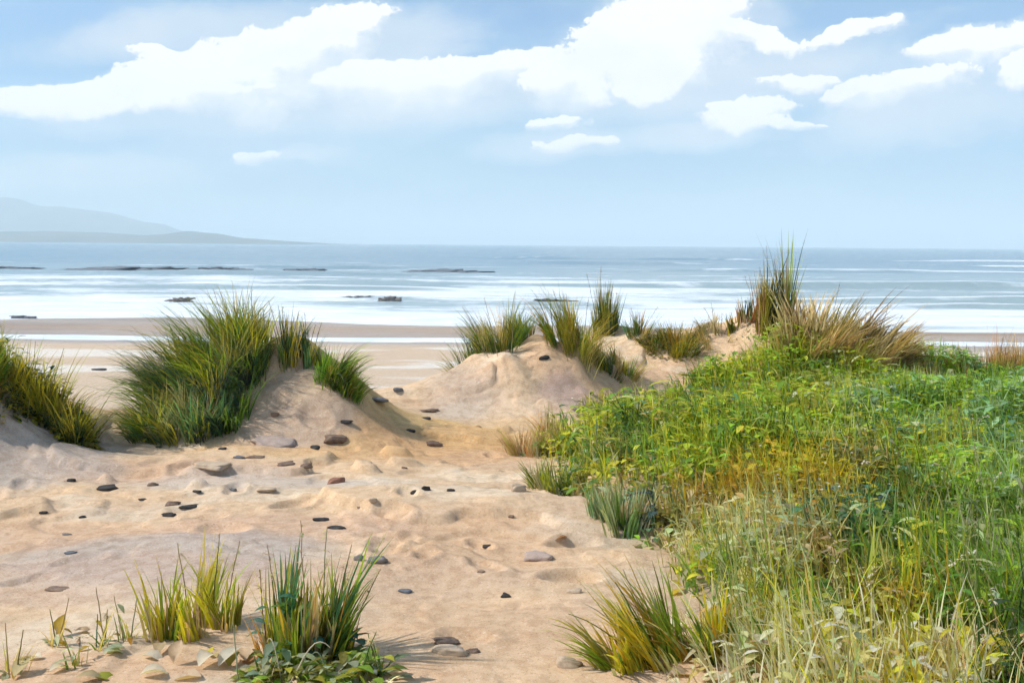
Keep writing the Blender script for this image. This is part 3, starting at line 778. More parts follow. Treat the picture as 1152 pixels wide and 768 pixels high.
# foreground plants
FG = 'foreground grass clumps by the camera'
tuft('yellow green foreground clump of upright blades left of the larger clump', 'grass_clump', 'dune grass',
     [(228, 708, 30, 3, 1.0), (195, 712, 18, 1.2, .9), (256, 706, 16, 1.2, 1.0)], 330, (24, 104), ('yellowgreen', 'bright', 'green', 'olive', 'yellow'), (3, 3, 1.8, 1.0, .9), lean=.3, out=.7, bend=(.05, .95),
     width=(.005, .019), dry=110, dryh=.7, drypal=('straw', 'tan', 'yellow'), stalks=[(215, 706, 200, 610, .01, 'tan'), (238, 704, 247, 600, .01, 'olive'), (248, 704, 270, 608, .0, 'tan')], group=FG)
tuft('single broad yellow blade with thin green companions at the foreground left', 'grass_sprig', 'dune grass',
     [(172, 718, 8, 1)], 9, (42, 84), ('yellowgreen', 'green', 'yellow'), None, lean=.35, out=.6, bend=(.05, .3), wind=math.radians(180), windamt=.5, width=(.012, .022), dry=6, group=FG)
tuft('large foreground clump of green and teal spears in the bottom left', 'grass_clump', 'dune grass',
     [(345, 738, 34, 3, 1.0), (312, 736, 18, 1.3, .85), (380, 732, 18, 1.4, .8)], 520, (28, 128), ('green', 'teal', 'olive', 'bright', 'dark', 'yellowgreen'), (3, 3, 1.6, 2.6, .7, 1.6), lean=.3, out=.75, bend=(.05, .6),
     width=(.006, .022), dryh=.7, dry=150, drypal=('straw', 'tan', 'rust'), leaf=60, leafpal=('teal', 'green'), leafsize=(.05, .10),
     stalks=[(322, 730, 300, 612, .01, 'tan'), (345, 730, 338, 585, .01, 'tan'), (372, 728, 395, 612, 0, 'tan'), (385, 730, 428, 640, .03, 'olive'), (300, 735, 292, 640, .0, 'rust'), (360, 730, 368, 592, 0, 'greygreen')], group=FG)
tuft('broad leaved green plant with pale arching stems at the bottom edge', 'broad_leaved_plant', 'plant',
     [(330, 764, 40, 2, .8), (385, 764, 30, 2, .7), (420, 768, 24, 1, .8), (300, 766, 20, 1, .7)], 70, (30, 62), ('green', 'olive', 'mint'), None, lean=.6, out=.8, bend=(.3, 1.2), width=(.008, .02), dry=24, drypal=('cream', 'straw'),
     leaf=200, leafpal=('bright', 'mint', 'olive', 'yellowgreen', 'greygreen'), leafsize=(.05, .11),
     stalks=[(318, 768, 300, 722, .5, 'cream', False), (325, 768, 372, 728, .4, 'cream', False), (372, 768, 352, 735, .4, 'greygreen', False), (402, 768, 424, 710, .08, 'green'), (424, 766, 448, 735, .1, 'green', False), (268, 768, 262, 700, .05, 'mint', False)], group=FG)
for k_, (lab, cs, n_, st) in enumerate([
    ('thin sprig with an amber leaf at the bottom left, nearest the left edge but one', [(66, 725, 8, 1)], 7, [(64, 726, 56, 685, .02, 'olive', False), (64, 726, 78, 672, .0, 'tan', False)]),
    ('lone curved yellow green blade rising beside a forked twig at bottom left', [(86, 750, 7, 1)], 8, [(86, 752, 70, 712, .03, 'yellowgreen', False), (88, 746, 90, 716, .0, 'brown', True)]),
    ('wispy blue green sprig left of the single broad yellow blade', [(112, 728, 10, 1)], 14, [(108, 728, 110, 690, .03, 'teal', False), (118, 724, 108, 660, .0, 'tan', False), (118, 722, 121, 685, .02, 'olive', True)]),
    ('pale sprig of fine stems between the wispy one and the broad yellow blade', [(142, 720, 10, 1)], 14, [(140, 722, 128, 670, .0, 'buff', False), (146, 722, 154, 672, .0, 'greygreen', False)]),
    ('straw coloured seedling tuft in the very bottom left corner', [(10, 756, 16, 1)], 26, [(10, 758, 6, 700, .0, 'straw', False), (18, 758, 26, 708, .02, 'olive', False)]),
    ('small green seedling right of the broad leaved plant on bare sand', [(428, 752, 9, 1)], 16, [(424, 752, 414, 712, .02, 'green', False), (430, 752, 452, 738, .1, 'olive', False)])]):
    tuft(lab, 'grass_sprig', 'dune grass', cs, n_, (16, 44), ('yellowgreen', 'greygreen', 'green', 'straw'), None, lean=.4, out=.9, bend=(.1, .8), width=(.004, .011), leaf=5, leafpal=('mint', 'straw', 'greygreen', 'ochre'), leafsize=(.03, .07),
         stalks=st, group='thin sprigs along the bottom left')
tuft('leaning foreground tussock with ochre and green blades swept left over the sand', 'grass_tussock', 'tussock',
     [(742, 744, 38, 3, 1.0), (705, 748, 24, 1.5, .8), (790, 735, 34, 2, 1.0)], 600, (26, 98), ('green', 'olive', 'bright', 'yellow', 'ochre', 'greygreen', 'yellowgreen'), (3, 2, 2, 1, 1, 1.6, 1.2), lean=.55, out=.6, bend=(.2, .9), wind=math.radians(165), windamt=.5,
     width=(.005, .02), dry=240, dryh=.85, drypal=('ochre', 'rust', 'straw'), stalks=[(735, 735, 692, 655, .05, 'green', False), (720, 740, 640, 690, .08, 'olive', False), (715, 745, 622, 702, .06, 'yellowgreen', False), (745, 735, 700, 640, .02, 'tan', False)], group=FG)

# ------------------------------------------------------------------ dry leaves and pale stones along the bottom edge
def dry_leaf(label, u, v, lpx, azd, elev, col, group):
    p = gp(u, v); d = p[1]; L = lpx * .72 / PX * d
    mb = MB()
    leaves(mb, p[None, :] + np.array([[0, 0, .012]]), math.radians(azd), elev, L, L * .62, np.array([PAL[col]]) * rng.uniform(.9, 1.1), fold=rng.uniform(.3, .9), droop=rng.uniform(.3, 1.0))
    o = mb.build('dry_leaf', M_DRY, None, tuple(p))
    tag(o, label, 'leaf', group)
LG = 'dry leaves along the bottom edge'
for (lab, u, v, l, a, e, cn) in [
    ('amber dead leaf standing upright on a thin stem, bottom left', 66, 716, 34, 80, 1.35, 'ochre'),
    ('peach dead leaf lying right of the upright amber leaf', 84, 712, 34, 20, .35, 'peach'),
    ('pale blue green dead leaf flat on the sand below the upright amber leaf', 50, 726, 40, 10, .15, 'mint'),
    ('cream dead leaf flat at the foot of the broad yellow blade', 160, 740, 40, -10, .25, 'cream'),
    ('tan dead leaf leaning below the yellow green clump, left one', 178, 738, 36, 100, .9, 'tan'),
    ('orange tan dead leaf upright below the yellow green clump', 196, 748, 40, 85, 1.2, 'peach'),
    ('big cream dead leaf fanned out below the yellow green clump', 224, 752, 52, 70, .9, 'cream'),
    ('cream dead leaf leaning right below the yellow green clump', 246, 752, 48, 50, .8, 'cream'),
    ('olive dead leaf folded between the two foreground clumps', 258, 752, 44, 95, 1.0, 'olive'),
    ('pink peach dead leaf flat at the bottom edge below the yellow green clump', 226, 764, 60, 170, .15, 'peach'),
    ('white bleached dead leaf at the bottom edge left of the yellow green clump', 158, 762, 44, 20, .35, 'cream'),
    ('yellow dead leaf curled in the bottom left corner', 16, 764, 46, 75, .9, 'straw'),
    ('olive yellow dead leaf flat under the lone curved blade', 104, 762, 44, 5, .15, 'yellowgreen'),
    ('small white dead leaf just left of the upright amber leaf', 46, 742, 30, 160, .3, 'cream'),
    ('mint dead leaf tilted under the wispy blue green sprig', 116, 738, 36, 40, .5, 'mint'),
    ('pale green dead leaf flat under the pale fine stemmed sprig', 140, 732, 36, 190, .2, 'greygreen'),
    ('yellow spotted dead leaf in front of the yellow green clump', 236, 740, 34, 120, .7, 'yellow'),
    ('cream dead leaf curled between the corner seedlings and the lone curved blade', 56, 758, 40, 60, .5, 'cream'),
    ('buff dead leaf at the bottom edge beneath the lone curved blade', 86, 766, 44, 15, .3, 'buff'),
    ('tan dead leaf lying across the bottom edge left of the large clump', 274, 762, 46, 30, .3, 'tan'),
    ('peach dead leaf leaning on the stems left of the large clump', 276, 746, 36, 110, .9, 'peach'),
    ('orange flecked leaf under the left side of the large clump', 290, 750, 36, 150, .4, 'rust'),
    ('cream leaf with a curled tip under the broad leaved plant', 345, 766, 60, 10, .3, 'cream'),
    ('rusty dead leaf on bare sand beside the faceted mauve slab', 638, 606, 24, 200, .4, 'rust'),
    ('pink dead leaf on the sand below the leaning tussock', 752, 762, 60, 20, .2, 'peach'),
    ('rust brown dead leaf upright inside the leaning tussock', 772, 738, 52, 110, 1.0, 'rust')]:
    dry_leaf(lab, u, v, l, a, e, cn, LG)

# ------------------------------------------------------------------ the green bank: grass nobody could count
EDGE_Y = np.array([1.5, 3.0, 3.7, 4.1, 4.6, 5.25, 6.1, 7.0, 8.0, 8.8, 9.6, 10.4, 11.4, 12.4])
EDGE_X = np.array([.15, .45, .72, .78, .80, .70, .44, .24, .12, .35, .80, 1.5, 2.9, 4.5])
ZONES = [  # pixel where the patch shows, size in pixels, colours
 ((640, 500), 50, 30, ('yellowgreen', 'olive', 'green')), ((620, 520), 40, 30, ('greygreen', 'green', 'yellowgreen')), ((720, 470), 60, 30, ('green', 'dark', 'teal', 'bright')),
 ((690, 455), 60, 20, ('yellowgreen', 'bright', 'straw')), ((790, 480), 70, 40, ('green', 'bright', 'yellowgreen')), ((870, 445), 70, 28, ('bright', 'yellowgreen', 'bright')), ((970, 445), 80, 30, ('bright', 'yellowgreen', 'mint')),
 ((810, 440), 50, 25, ('green', 'olive', 'teal')), ((920, 485), 60, 25, ('green', 'dark', 'bright')), ((850, 540), 75, 30, ('ochre', 'olive', 'yellowgreen')), ((950, 515), 80, 24, ('yellow', 'ochre', 'yellowgreen')),
 ((880, 555), 30, 15, ('rust', 'ochre')), ((1050, 480), 60, 35, ('paleteal', 'bright', 'teal')), ((1110, 450), 60, 28, ('bright', 'green', 'paleteal')), ((1065, 500), 40, 20, ('bright', 'yellowgreen')), ((1120, 520), 60, 35, ('paleteal', 'greygreen', 'bright')),
 ((960, 575), 50, 22, ('dark', 'teal', 'greygreen')), ((1000, 560), 50, 30, ('olive', 'green')), ((650, 550), 45, 25, ('mint', 'greygreen', 'green')), ((700, 575), 45, 30, ('greygreen', 'blue', 'teal', 'mint')), ((745, 570), 30, 40, ('tan', 'olive', 'greygreen')),
 ((720, 600), 40, 30, ('mint', 'greygreen', 'tan')), ((800, 590), 60, 25, ('mint', 'greygreen', 'straw', 'peach')), ((870, 590), 50, 20, ('greygreen', 'mint')), ((930, 605), 45, 25, ('peach', 'tan', 'straw', 'greygreen')), ((1020, 610), 60, 30, ('bright', 'yellowgreen', 'green')),
 ((1100, 600), 60, 40, ('bright', 'green', 'greygreen')), ((770, 650), 50, 30, ('yellowgreen', 'green', 'bright', 'yellow')), ((830, 660), 50, 40, ('greygreen', 'mint', 'green')), ((960, 640), 40, 30, ('olive', 'straw', 'green')), ((1010, 660), 30, 30, ('ochre', 'olive')),
 ((900, 670), 50, 30, ('olive', 'green', 'yellowgreen')), ((1060, 660), 50, 30, ('green', 'bright')), ((1130, 690), 40, 40, ('dark', 'green', 'olive')), ((850, 735), 75, 38, ('cream', 'mint', 'straw')), ((930, 720), 60, 30, ('mint', 'cream', 'yellowgreen')),
 ((1000, 730), 70, 40, ('straw', 'cream', 'yellow')), ((1080, 740), 65, 40, ('straw', 'yellow', 'cream', 'peach')), ((800, 745), 50, 30, ('cream', 'straw', 'tan')), ((1140, 750), 30, 30, ('dark', 'green')), ((960, 755), 60, 20, ('greygreen', 'straw'))]
def edge_x(x, y):
    return np.interp(y, EDGE_Y, EDGE_X) + .22 * fbm(x * 1.1 + 3, y * 1.3, 120, 3)
def scatter_bank(N, y0, y1):
    out_ = []
    n = 0
    while n < N:
        y = rng.uniform(y0, y1, 4 * N); x = rng.uniform(.0, 8.5, 4 * N)
        e = edge_x(x, y)
        ok = (x > e) & (x < .62 * y + 1.6)
        ok &= rng.uniform(0, 1, 4 * N) < np.clip((x - e) / .35, .15, 1)
        ok &= (vn(x * 3.2, y * 3.2, 130) + .5 > rng.uniform(0, .55, 4 * N))
        ok &= y < 10.6 + .6 * sst(1, 4, x)
        P = np.stack([x[ok], y[ok]], 1); out_.append(P); n += len(P)
    return np.concatenate(out_)[:N]
def zone_cols(P, lift, jit=.24):
    u, v = project(np.stack([P[:, 0], P[:, 1], P[:, 2] + lift], 1))
    best = np.zeros((len(ZONES), len(P)))
    for k, ((zu, zv), ru, rv, pl) in enumerate(ZONES):
        best[k] = np.exp(-.5 * (((u - zu) / ru) ** 2 + ((v - zv) / rv) ** 2)) + 1e-4 / (1 + ((u - zu) / ru) ** 2 + ((v - zv) / rv) ** 2)
    best = best ** 1.3; cum = np.cumsum(best / best.sum(0), 0)
    rc = np.where(rng.uniform(0, 1, len(P)) < .7, (vn(P[:, 0] * 1.7, P[:, 1] * 1.5, 161) + .5) * 1.3 - .15, rng.uniform(0, 1, len(P)))
    k = (cum < rc[None, :]).sum(0).clip(0, len(ZONES) - 1)
    C = np.zeros((len(P), 3)); cl = np.array([PAL[a] for z in ZONES for a in z[3]])
    st = np.cumsum([0] + [len(z[3]) for z in ZONES]); ln = np.array([len(z[3]) for z in ZONES])
    idx = st[k] + np.minimum((np.where(rng.uniform(0, 1, len(P)) < .65, np.clip((vn(P[:, 0] * 5, P[:, 1] * 4, 163) + .5) * 1.4 - .2, 0, .999), rng.uniform(0, 1, len(P)) ** 1.2) * ln[k]).astype(int), ln[k] - 1)
    C = cl[idx]
    C = C * np.array([1.33, 1.3, 1.05]) * (1 + .5 * vn(P[:, 0] * 2.2, P[:, 1] * 2.0, 167))[:, None]
    return np.clip(C * np.exp(rng.normal(0, jit, (len(P), 1))) * np.exp(rng.normal(0, .08, (len(P), 3))), 0, .75)

mb = MB(); mbl = MB()
for (N, y0, y1, hl, wd) in ((9000, 1.9, 4.6, (.14, .38), (.005, .015)), (15000, 4.6, 7.4, (.14, .37), (.006, .016)), (18000, 7.4, 11.2, (.14, .36), (.008, .02))):
    P = on_ground(scatter_bank(N, y0, y1))
    e = edge_x(P[:, 0], P[:, 1])
    hgt = rng.uniform(*hl, N) * (.65 + .7 * (vn(P[:, 0] * 1.6, P[:, 1] * 1.6, 140) + .5)) * np.clip(.45 + (P[:, 0] - e) / .9, .45, 1)
    azb = np.radians(rng.normal(150, 75, N)); amt = rng.uniform(0, 1, N)
    cl = zone_cols(P, hgt * .6)
    blades(mb, P, azb, .08 + .4 * amt, rng.uniform(.1, 1.5, N) * (.3 + .7 * amt), hgt * 1.12, rng.uniform(*wd, N), cl, 4, tipcol=cl * np.array([1.2, 1.12, .95]) + .015)
for (N, y0, y1, hl, ls) in ((5200, 1.9, 4.6, .24, (.03, .10)), (12000, 4.6, 7.4, .27, (.035, .12)), (15000, 7.4, 11.0, .30, (.045, .14))):
    P = on_ground(scatter_bank(N, y0, y1))
    e = edge_x(P[:, 0], P[:, 1])
    hh = rng.uniform(.03, 1, N) ** .8 * hl * (.4 + 1.0 * (vn(P[:, 0] * 1.6, P[:, 1] * 1.6, 140) + .5)) * np.clip(.35 + (P[:, 0] - e) / .9, .35, 1)
    P[:, 2] += hh
    cl = zone_cols(P, 0.02 + 0 * hh, .26)
    big = np.where(rng.uniform(0, 1, N) < .12, 1.7, 1.0)
    leaves(mbl, P, rng.uniform(0, 6.28, N), rng.uniform(-.15, .65, N), big * rng.uniform(*ls, N), rng.uniform(*ls, N) * .5, cl, droop=.45)
tag(mb.build('meadow_grass', M_LEAF), kind='stuff')
tag(mbl.build('leafy_ground_cover', M_LEAF), kind='stuff')
# tiny white blossoms dotted through the bank
mbf = MB(); N = 420
P = on_ground(scatter_bank(N, 5.2, 9.6)); keep = rng.uniform(0, 1, N) < .35 + .65 * sst(0, .2, vn(P[:, 0] * 1.3, P[:, 1] * 1.3, 150)); P = P[keep]; N = len(P)
P[:, 2] += rng.uniform(.2, .38, N)
for k in range(5):
    leaves(mbf, P, np.full(N, k * 1.2566) + .3, rng.uniform(.1, .7, N), .011, .011, np.tile(np.array([[.74, .76, .70]]), (N, 1)), droop=.2)
tag(mbf.build('white_blossoms', M_DRY), kind='stuff')

# single seed stalks that stand out of the bank
SG = 'pale seed stalks arching out of the green bank'
for (lab, bu, bv, tu, tv, arch, cn) in [
    ('pale arching seed stalk, upper of two bowed together over the ochre patch', 933, 474, 971, 462, .75, 'cream'),
    ('pale seed stalk bowed left above the ochre patch, under the upper arch', 985, 492, 954, 468, .35, 'cream'),
    ('tall hooked seed stalk with a dark stem right of the dark broad leaved plant', 1010, 575, 970, 520, .25, 'straw'),
    ('straw seed stalk curving left over the yellow green patch at mid right', 1078, 567, 1050, 523, .3, 'straw'),
    ('upright pale stalk crossing others in the grey green patch at the right', 1113, 570, 1095, 498, .03, 'cream'),
    ('thin white stalk leaning right high in the teal patch', 1085, 490, 1113, 468, .2, 'cream'),
    ('cream stalk crossing the upright one, leaning to the right', 1100, 566, 1126, 532, .05, 'cream'),
    ('long straw stalk bent over at its top, right of the ochre leaf', 1012, 696, 1097, 622, .16, 'straw'),
    ('dark thin stem rising left of the olive leaf at lower right', 949, 689, 935, 602, .02, 'olive'),
    ('dark thin stem rising right of the olive leaf', 1017, 634, 1006, 590, .02, 'olive'),
    ('yellow green bowed stem at the lower right, with a hooked tip', 961, 720, 982, 640, .1, 'yellowgreen'),
    ('short white stalk standing near the bottom right straw grass', 1068, 732, 1075, 689, .0, 'cream'),
    ('pale looped stalk with a seed head near the right edge', 1126, 740, 1112, 662, .22, 'straw'),
    ('orange straw stalk rising from the bottom right edge', 1106, 764, 1099, 706, .0, 'straw'),
    ('white upright stalk in the yellow green patch behind the bank centre', 872, 462, 872, 430, .0, 'cream'),
    ('yellow curved stalk over the deep green patch left of centre bank', 776, 505, 806, 478, .25, 'straw'),
    ('small curled yellow stalk in the deep green middle of the bank', 788, 512, 826, 492, .2, 'straw'),
    ('thin rusty stalk standing in the rusty grass at the right edge', 1092, 452, 1086, 410, .0, 'rust')]:
    b = gp(bu, bv + 6); tip = at_depth(tu, tv, b[1])
    far = b[1] / 6
    o = stalk_mesh(b, tip, arch, .0022 + .0012 * far, PAL[cn], True, 'cream' if cn != 'rust' else 'rust', 11, .022 + .012 * far).build('seed_stalk', M_DRY, None, tuple(b))
    tag(o, lab, 'grass stalk', SG)

# separate plants one can pick out of the bank
BG = 'plants that stand out of the green bank'
tuft('dark teal broad leaved plant with pale veins in the middle of the bank', 'broad_leaved_plant', 'plant', [(930, 592, 40, 2), (975, 590, 36, 2)], 60, (24, 50), ('greygreen', 'mint', 'teal'), None, lean=.6, bend=(.4, 1.2), leaf=420, leafpal=('dark', 'teal', 'blue', 'greygreen'), leafsize=(.06, .13), width=(.006, .014), group=BG)
tuft('pale spiky clump at the left edge of the bank beside the rounded pale rock', 'grass_clump', 'dune grass', [(625, 548, 24, 2), (645, 552, 18, 1)], 420, (20, 46), ('mint', 'greygreen', 'yellowgreen', 'green'), None, lean=.5, out=.8, bend=(.1, .8), wind=math.radians(120), windamt=.2, width=(.006, .014), leaf=60, leafpal=('mint', 'greygreen'), group=BG)
tuft('grey stemmed clump with pale legs at the left edge of the bank, above the sand', 'grass_clump', 'dune grass', [(690, 585, 26, 2), (708, 600, 18, 1)], 420, (22, 48), ('greygreen', 'mint', 'paleteal', 'green'), (2, 1.6, 1.5, 1), lean=.3, out=.7, bend=(.1, .7), width=(.006, .016), dry=90, drypal=('cream', 'tan'), group=BG)
tuft('ochre brown broad leaved dock in the centre of the bank', 'broad_leaved_plant', 'plant', [(860, 562, 42, 2), (905, 556, 34, 1.5)], 60, (16, 36), ('ochre', 'olive'), None, lean=.5, bend=(.3, 1), leaf=420, leafpal=('ochre', 'rust', 'yellow', 'olive'), leafsize=(.06, .13), group=BG)
tuft('large dark green broad leaves in the bottom right corner', 'broad_leaved_plant', 'plant', [(1138, 764, 26, 2)], 20, (30, 60), ('dark', 'green'), None, lean=.5, bend=(.3, 1), leaf=60, leafpal=('dark', 'green'), leafsize=(.07, .14), group=BG)
tuft('olive broad leaf pair upright at lower right between dark stems', 'broad_leaved_plant', 'plant', [(975, 690, 14, 1)], 10, (40, 80), ('olive', 'green'), None, lean=.2, bend=(.0, .4), width=(.012, .03), leaf=26, leafpal=('olive', 'ochre'), leafsize=(.07, .14), group=BG)
tuft('ochre broad leaves beside the long bent straw stalk', 'broad_leaved_plant', 'plant', [(1015, 698, 16, 1)], 12, (40, 84), ('ochre', 'yellow'), None, lean=.25, bend=(.0, .5), width=(.014, .032), leaf=26, leafpal=('ochre', 'yellow', 'olive'), leafsize=(.07, .13), group=BG)
tuft('straw yellow clump with pale broad leaves along the bottom right', 'grass_clump', 'dune grass', [(1085, 764, 40, 2), (1040, 764, 34, 1)], 160, (40, 90), ('yellow', 'straw', 'yellowgreen'), None, lean=.4, out=.8, bend=(.1, .8), width=(.007, .018), dry=90, drypal=('straw', 'cream'), leaf=90, leafpal=('cream', 'straw', 'yellow'), leafsize=(.05, .12), group=BG)
tuft('cream and mint broad leaved plant at the bottom edge right of the leaning tussock', 'broad_leaved_plant', 'plant', [(870, 764, 40, 2), (930, 760, 36, 2), (990, 764, 34, 1)], 110, (30, 66), ('mint', 'greygreen', 'yellowgreen'), None, lean=.5, out=.8, bend=(.2, 1), width=(.007, .018), leaf=190, leafpal=('cream', 'mint', 'straw', 'peach', 'olive'), leafsize=(.05, .12), group=BG)
#@@P1

# ------------------------------------------------------------------ light
SUN_AZ = math.radians(-94)      # from the left, a little behind the camera
SUN_EL = math.radians(45)
sd_ = Vector((math.sin(SUN_AZ) * math.cos(SUN_EL), math.cos(SUN_AZ) * math.cos(SUN_EL), math.sin(SUN_EL)))
sl = bpy.data.lights.new('sun', 'SUN'); sl.energy = 3.3; sl.angle = math.radians(1.5); sl.color = (1, .95, .87)
so = bpy.data.objects.new('sun', sl); COL.objects.link(so)
so.rotation_euler = (-sd_).to_track_quat('-Z', 'Y').to_euler()

W = bpy.data.worlds.new('World'); S.world = W; W.use_nodes = True
t = NT(W.node_tree)
out = t.n('ShaderNodeOutputWorld'); bg = t.n('ShaderNodeBackground'); bg.inputs[1].default_value = .115
sky = t.n('ShaderNodeTexSky', sky_type='NISHITA'); sky.sun_disc = False
sky.sun_elevation = SUN_EL; sky.sun_rotation = SUN_AZ; sky.air_density = 1.0; sky.dust_density = 1.2; sky.ozone_density = 1.5
tc = t.n('ShaderNodeTexCoord'); dirv = tc.outputs['Generated']
# clouds: banks given by bearing and height above the horizon (degrees), ragged by noise
w1 = t.n('ShaderNodeTexNoise'); w1.inputs['Scale'].default_value = 9; w1.inputs['Detail'].default_value = 5; w1.inputs['Roughness'].default_value = .6
t.l(dirv, w1.inputs['Vector'])
sp = t.n('ShaderNodeSeparateXYZ'); t.l(dirv, sp.inputs[0])
sw_ = t.n('ShaderNodeSeparateColor'); t.l(w1.outputs['Color'], sw_.inputs[0])
azr = t.m('MULTIPLY', t.m('ARCTAN2', sp.outputs[0], sp.outputs[1]), 180 / math.pi)
elr = t.m('MULTIPLY', t.m('ARCSINE', sp.outputs[2]), 180 / math.pi)
w2 = t.n('ShaderNodeTexNoise'); w2.inputs['Scale'].default_value = 42; w2.inputs['Detail'].default_value = 5; w2.inputs['Roughness'].default_value = .65
t.l(t.sc(dirv, (1, 1, 1.7)), w2.inputs['Vector']); sw2 = t.n('ShaderNodeSeparateColor'); t.l(w2.outputs['Color'], sw2.inputs[0])
az = t.m('ADD', azr, t.m('ADD', t.m('MULTIPLY', t.m('SUBTRACT', sw_.outputs[0], .5), 5.0), t.m('MULTIPLY', t.m('SUBTRACT', sw2.outputs[0], .5), 2.6)))
el = t.m('ADD', elr, t.m('ADD', t.m('MULTIPLY', t.m('SUBTRACT', sw_.outputs[1], .5), 2.0), t.m('MULTIPLY', t.m('SUBTRACT', sw2.outputs[1], .5), .75)))
cv = t.n('ShaderNodeCombineXYZ'); t.l(az, cv.inputs[0]); t.l(el, cv.inputs[1]); cv.inputs[2].default_value = 1
def dot3(vec, k):
    nd = t.n('ShaderNodeVectorMath', operation='DOT_PRODUCT'); t.l(vec, nd.inputs[0]); nd.inputs[1].default_value = k
    return nd.outputs['Value']
def cloud(u, v, a, b, rot, lit=None):
    """squared distance from a cloud bank's centre in units of its radii"""
    d = ray(u, v)
    ca = math.degrees(math.atan2(d[0], d[1])); ce = math.degrees(math.asin(d[2]))
    k = .0487; a *= k * 1.0; b *= k * .98; ro = math.radians(rot); co, si = math.cos(ro), math.sin(ro)
    X_ = dot3(cv.outputs[0], (co / a, si / a, -(ca * co + ce * si) / a))
    Y_ = dot3(cv.outputs[0], (-si / b, co / b, -(-ca * si + ce * co) / b))
    if lit is not None:          # sharp towards the top, thinning out downwards
        yb = t.m('MULTIPLY_ADD', t.m('MINIMUM', Y_, 0.0), .68, t.m('MAXIMUM', Y_, 0.0))
        f = t.m('SUBTRACT', lit, t.m('MULTIPLY_ADD', X_, X_, t.m('MULTIPLY', yb, yb)))
        return t.m('DIVIDE', f, t.m('MULTIPLY_ADD', t.ss(.35, -.55, Y_), softn, .13))
    return t.m('MULTIPLY_ADD', X_, X_, t.m('MULTIPLY', Y_, Y_))
def lit_bank(L, lit):
    f = None
    for q in L:
        e = cloud(*q, lit=lit)
        f = e if f is None else t.m('MAXIMUM', f, e)
    return f
def bank(L):
    f = None
    for q in L:
        e = cloud(*q)
        f = e if f is None else t.m('MINIMUM', f, e)
    return t.m('SUBTRACT', 1.0, f)
CR = [(120, 108, 200, 17, 5), (235, 88, 120, 28, 8), (320, 70, 130, 48, 18), (370, 32, 90, 20, 13), (480, 92, 140, 26, 6), (195, 66, 42, 9, -14), (560, 80, 90, 20, 10),
      (650, 90, 80, 30, 15), (745, 40, 105, 46, 14), (760, 15, 75, 35, 5), (850, 38, 60, 13, -18), (950, 36, 62, 9, 12), (745, 88, 52, 17, 20),
      (905, 91, 58, 9, -4), (1005, 97, 85, 15, 9), (1110, 48, 75, 22, 6), (1150, 72, 36, 20, 15), (840, 124, 48, 17, 4), (870, 136, 50, 6, -8), (628, 142, 38, 8, 6), (640, 164, 50, 7, 5), (277, 176, 34, 6, 6)]
SO = [(300, 120, 330, 42, 4), (345, 172, 60, 12, 4), (560, 105, 170, 45, 8), (800, 95, 220, 50, 8), (1040, 130, 180, 40, 8), (620, 165, 120, 22, 4), (100, 195, 140, 22, 0),
      (780, 150, 120, 22, 0), (430, 55, 140, 40, 10), (200, 40, 180, 30, 10), (1100, 95, 110, 30, 10)]
n_f = t.noise(dirv, 30, 7, .72); n_m = t.noise(t.sc(dirv, (1, 1, 2.6)), 5.5, 5, .6, .4)
fso = t.m('ADD', bank(SO), t.m('MULTIPLY', t.m('SUBTRACT', n_m, .5), 1.6))
softn = t.m('MULTIPLY_ADD', t.ss(.40, .60, t.noise(dirv, 6.5, 3)), .8, .35)
raw_ = lit_bank(CR, t.m('MULTIPLY_ADD', t.m('SUBTRACT', n_f, .5), 1.9, 1.0))
crisp = t.m('POWER', t.m('ADD', raw_, 0.0, clamp=True), 1.1)
soft = t.ss(-.3, .9, fso)
gen = t.ss(.52, .68, t.noise(t.sc(dirv, (1, 1, 3)), 2.6, 6, .6, .5))           # the rest of the sky, outside the photograph
offv = t.ss(32, 42, t.m('ABSOLUTE', azr)); offe = t.ss(15.5, 22, elr)
gen = t.m('MULTIPLY', gen, t.m('MAXIMUM', offv, offe))
veil = t.m('MULTIPLY', t.ss(.25, .75, n_m), .50)
lowveil = t.m('MULTIPLY', t.ss(7.5, .5, elr), .50)
veil = t.m('MAXIMUM', veil, lowveil)
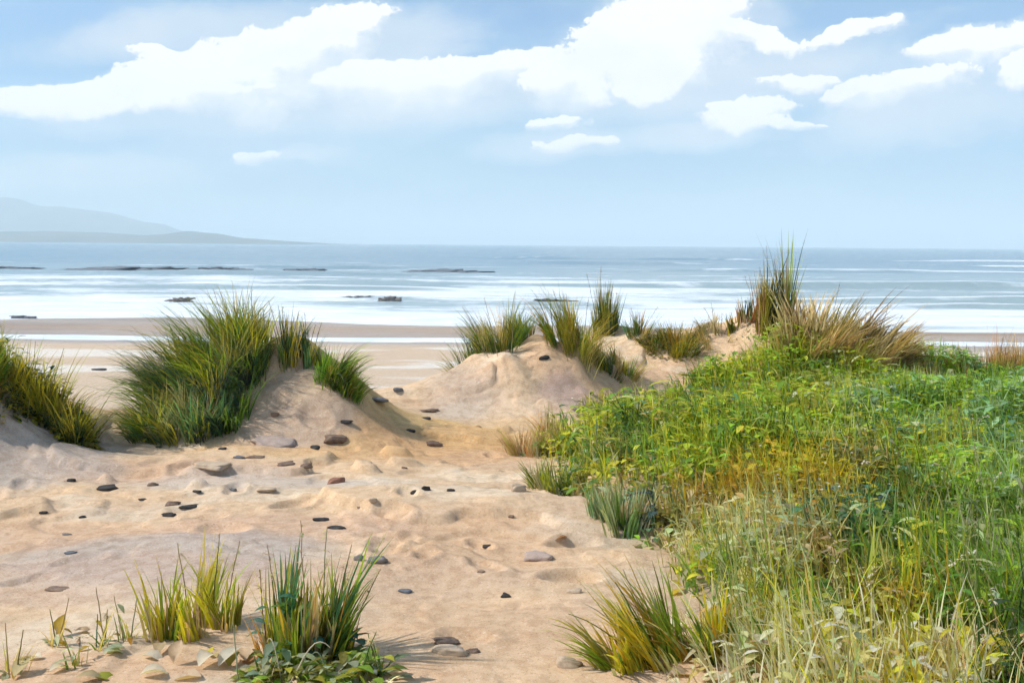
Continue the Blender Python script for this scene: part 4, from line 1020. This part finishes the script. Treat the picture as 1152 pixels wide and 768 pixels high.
BL = [(1090, 182, 150, 55, 0), (930, 160, 110, 25, 5), (330, 205, 130, 22, 0), (880, 68, 90, 20, -5), (160, 158, 190, 26, 0), (1010, 14, 190, 22, 0), (60, 50, 130, 40, 0), (700, 190, 200, 30, 0), (560, 235, 160, 30, 0)]
blue = t.ss(-.6, .8, t.m('ADD', bank(BL), t.m('MULTIPLY', t.m('SUBTRACT', n_m, .5), 1.2)))
veil = t.m('MULTIPLY', veil, t.m('SUBTRACT', 1.0, t.m('MULTIPLY', blue, .85)))
shade = t.ss(.35, .7, t.noise(t.sc(dirv, (1, 1, 2)), 7, 4, .55))
csoft = t.mix(shade, (3.9, 4.5, 5.1), (4.9, 5.2, 5.55))
c = t.mix(veil, t.mix(1.0, sky.outputs[0], (.58, .77, .93), 'MULTIPLY'), (3.15, 4.3, 5.15))
c = t.mix(t.m('MULTIPLY', blue, .45), c, (1.65, 3.0, 4.65))
halo = t.m('MULTIPLY', t.ss(-3.5, .6, raw_), t.ss(.3, .6, n_m))
c = t.mix(t.m('MAXIMUM', t.m('MULTIPLY', soft, .75), t.m('MULTIPLY', halo, .55)), c, csoft)
c = t.mix(t.m('MAXIMUM', crisp, t.m('MULTIPLY', gen, .8)), c, t.mix(t.m('MULTIPLY', t.ss(.45, .72, t.noise(t.sc(dirv, (1, 1, 1.8)), 8.5, 4, .6)), .4), (6.6, 6.5, 6.4), (5.0, 5.3, 5.65)))
W.cycles.sampling_method = 'MANUAL'; W.cycles.sample_map_resolution = 512
t.l(c, bg.inputs[0]); t.l(bg.outputs[0], out.inputs[0])

vs = S.view_settings
vs.view_transform = 'Standard'; vs.look = 'None'; vs.exposure = .58; vs.gamma = 1; vs.use_curve_mapping = False
S.render.engine = 'CYCLES'
S.cycles.use_denoising = True
S.cycles.use_adaptive_sampling = True; S.cycles.adaptive_threshold = .03; S.cycles.adaptive_min_samples = 16
S.cycles.max_bounces = 6; S.cycles.diffuse_bounces = 3; S.cycles.transmission_bounces = 4; S.cycles.volume_bounces = 4
S.cycles.transparent_max_bounces = 8
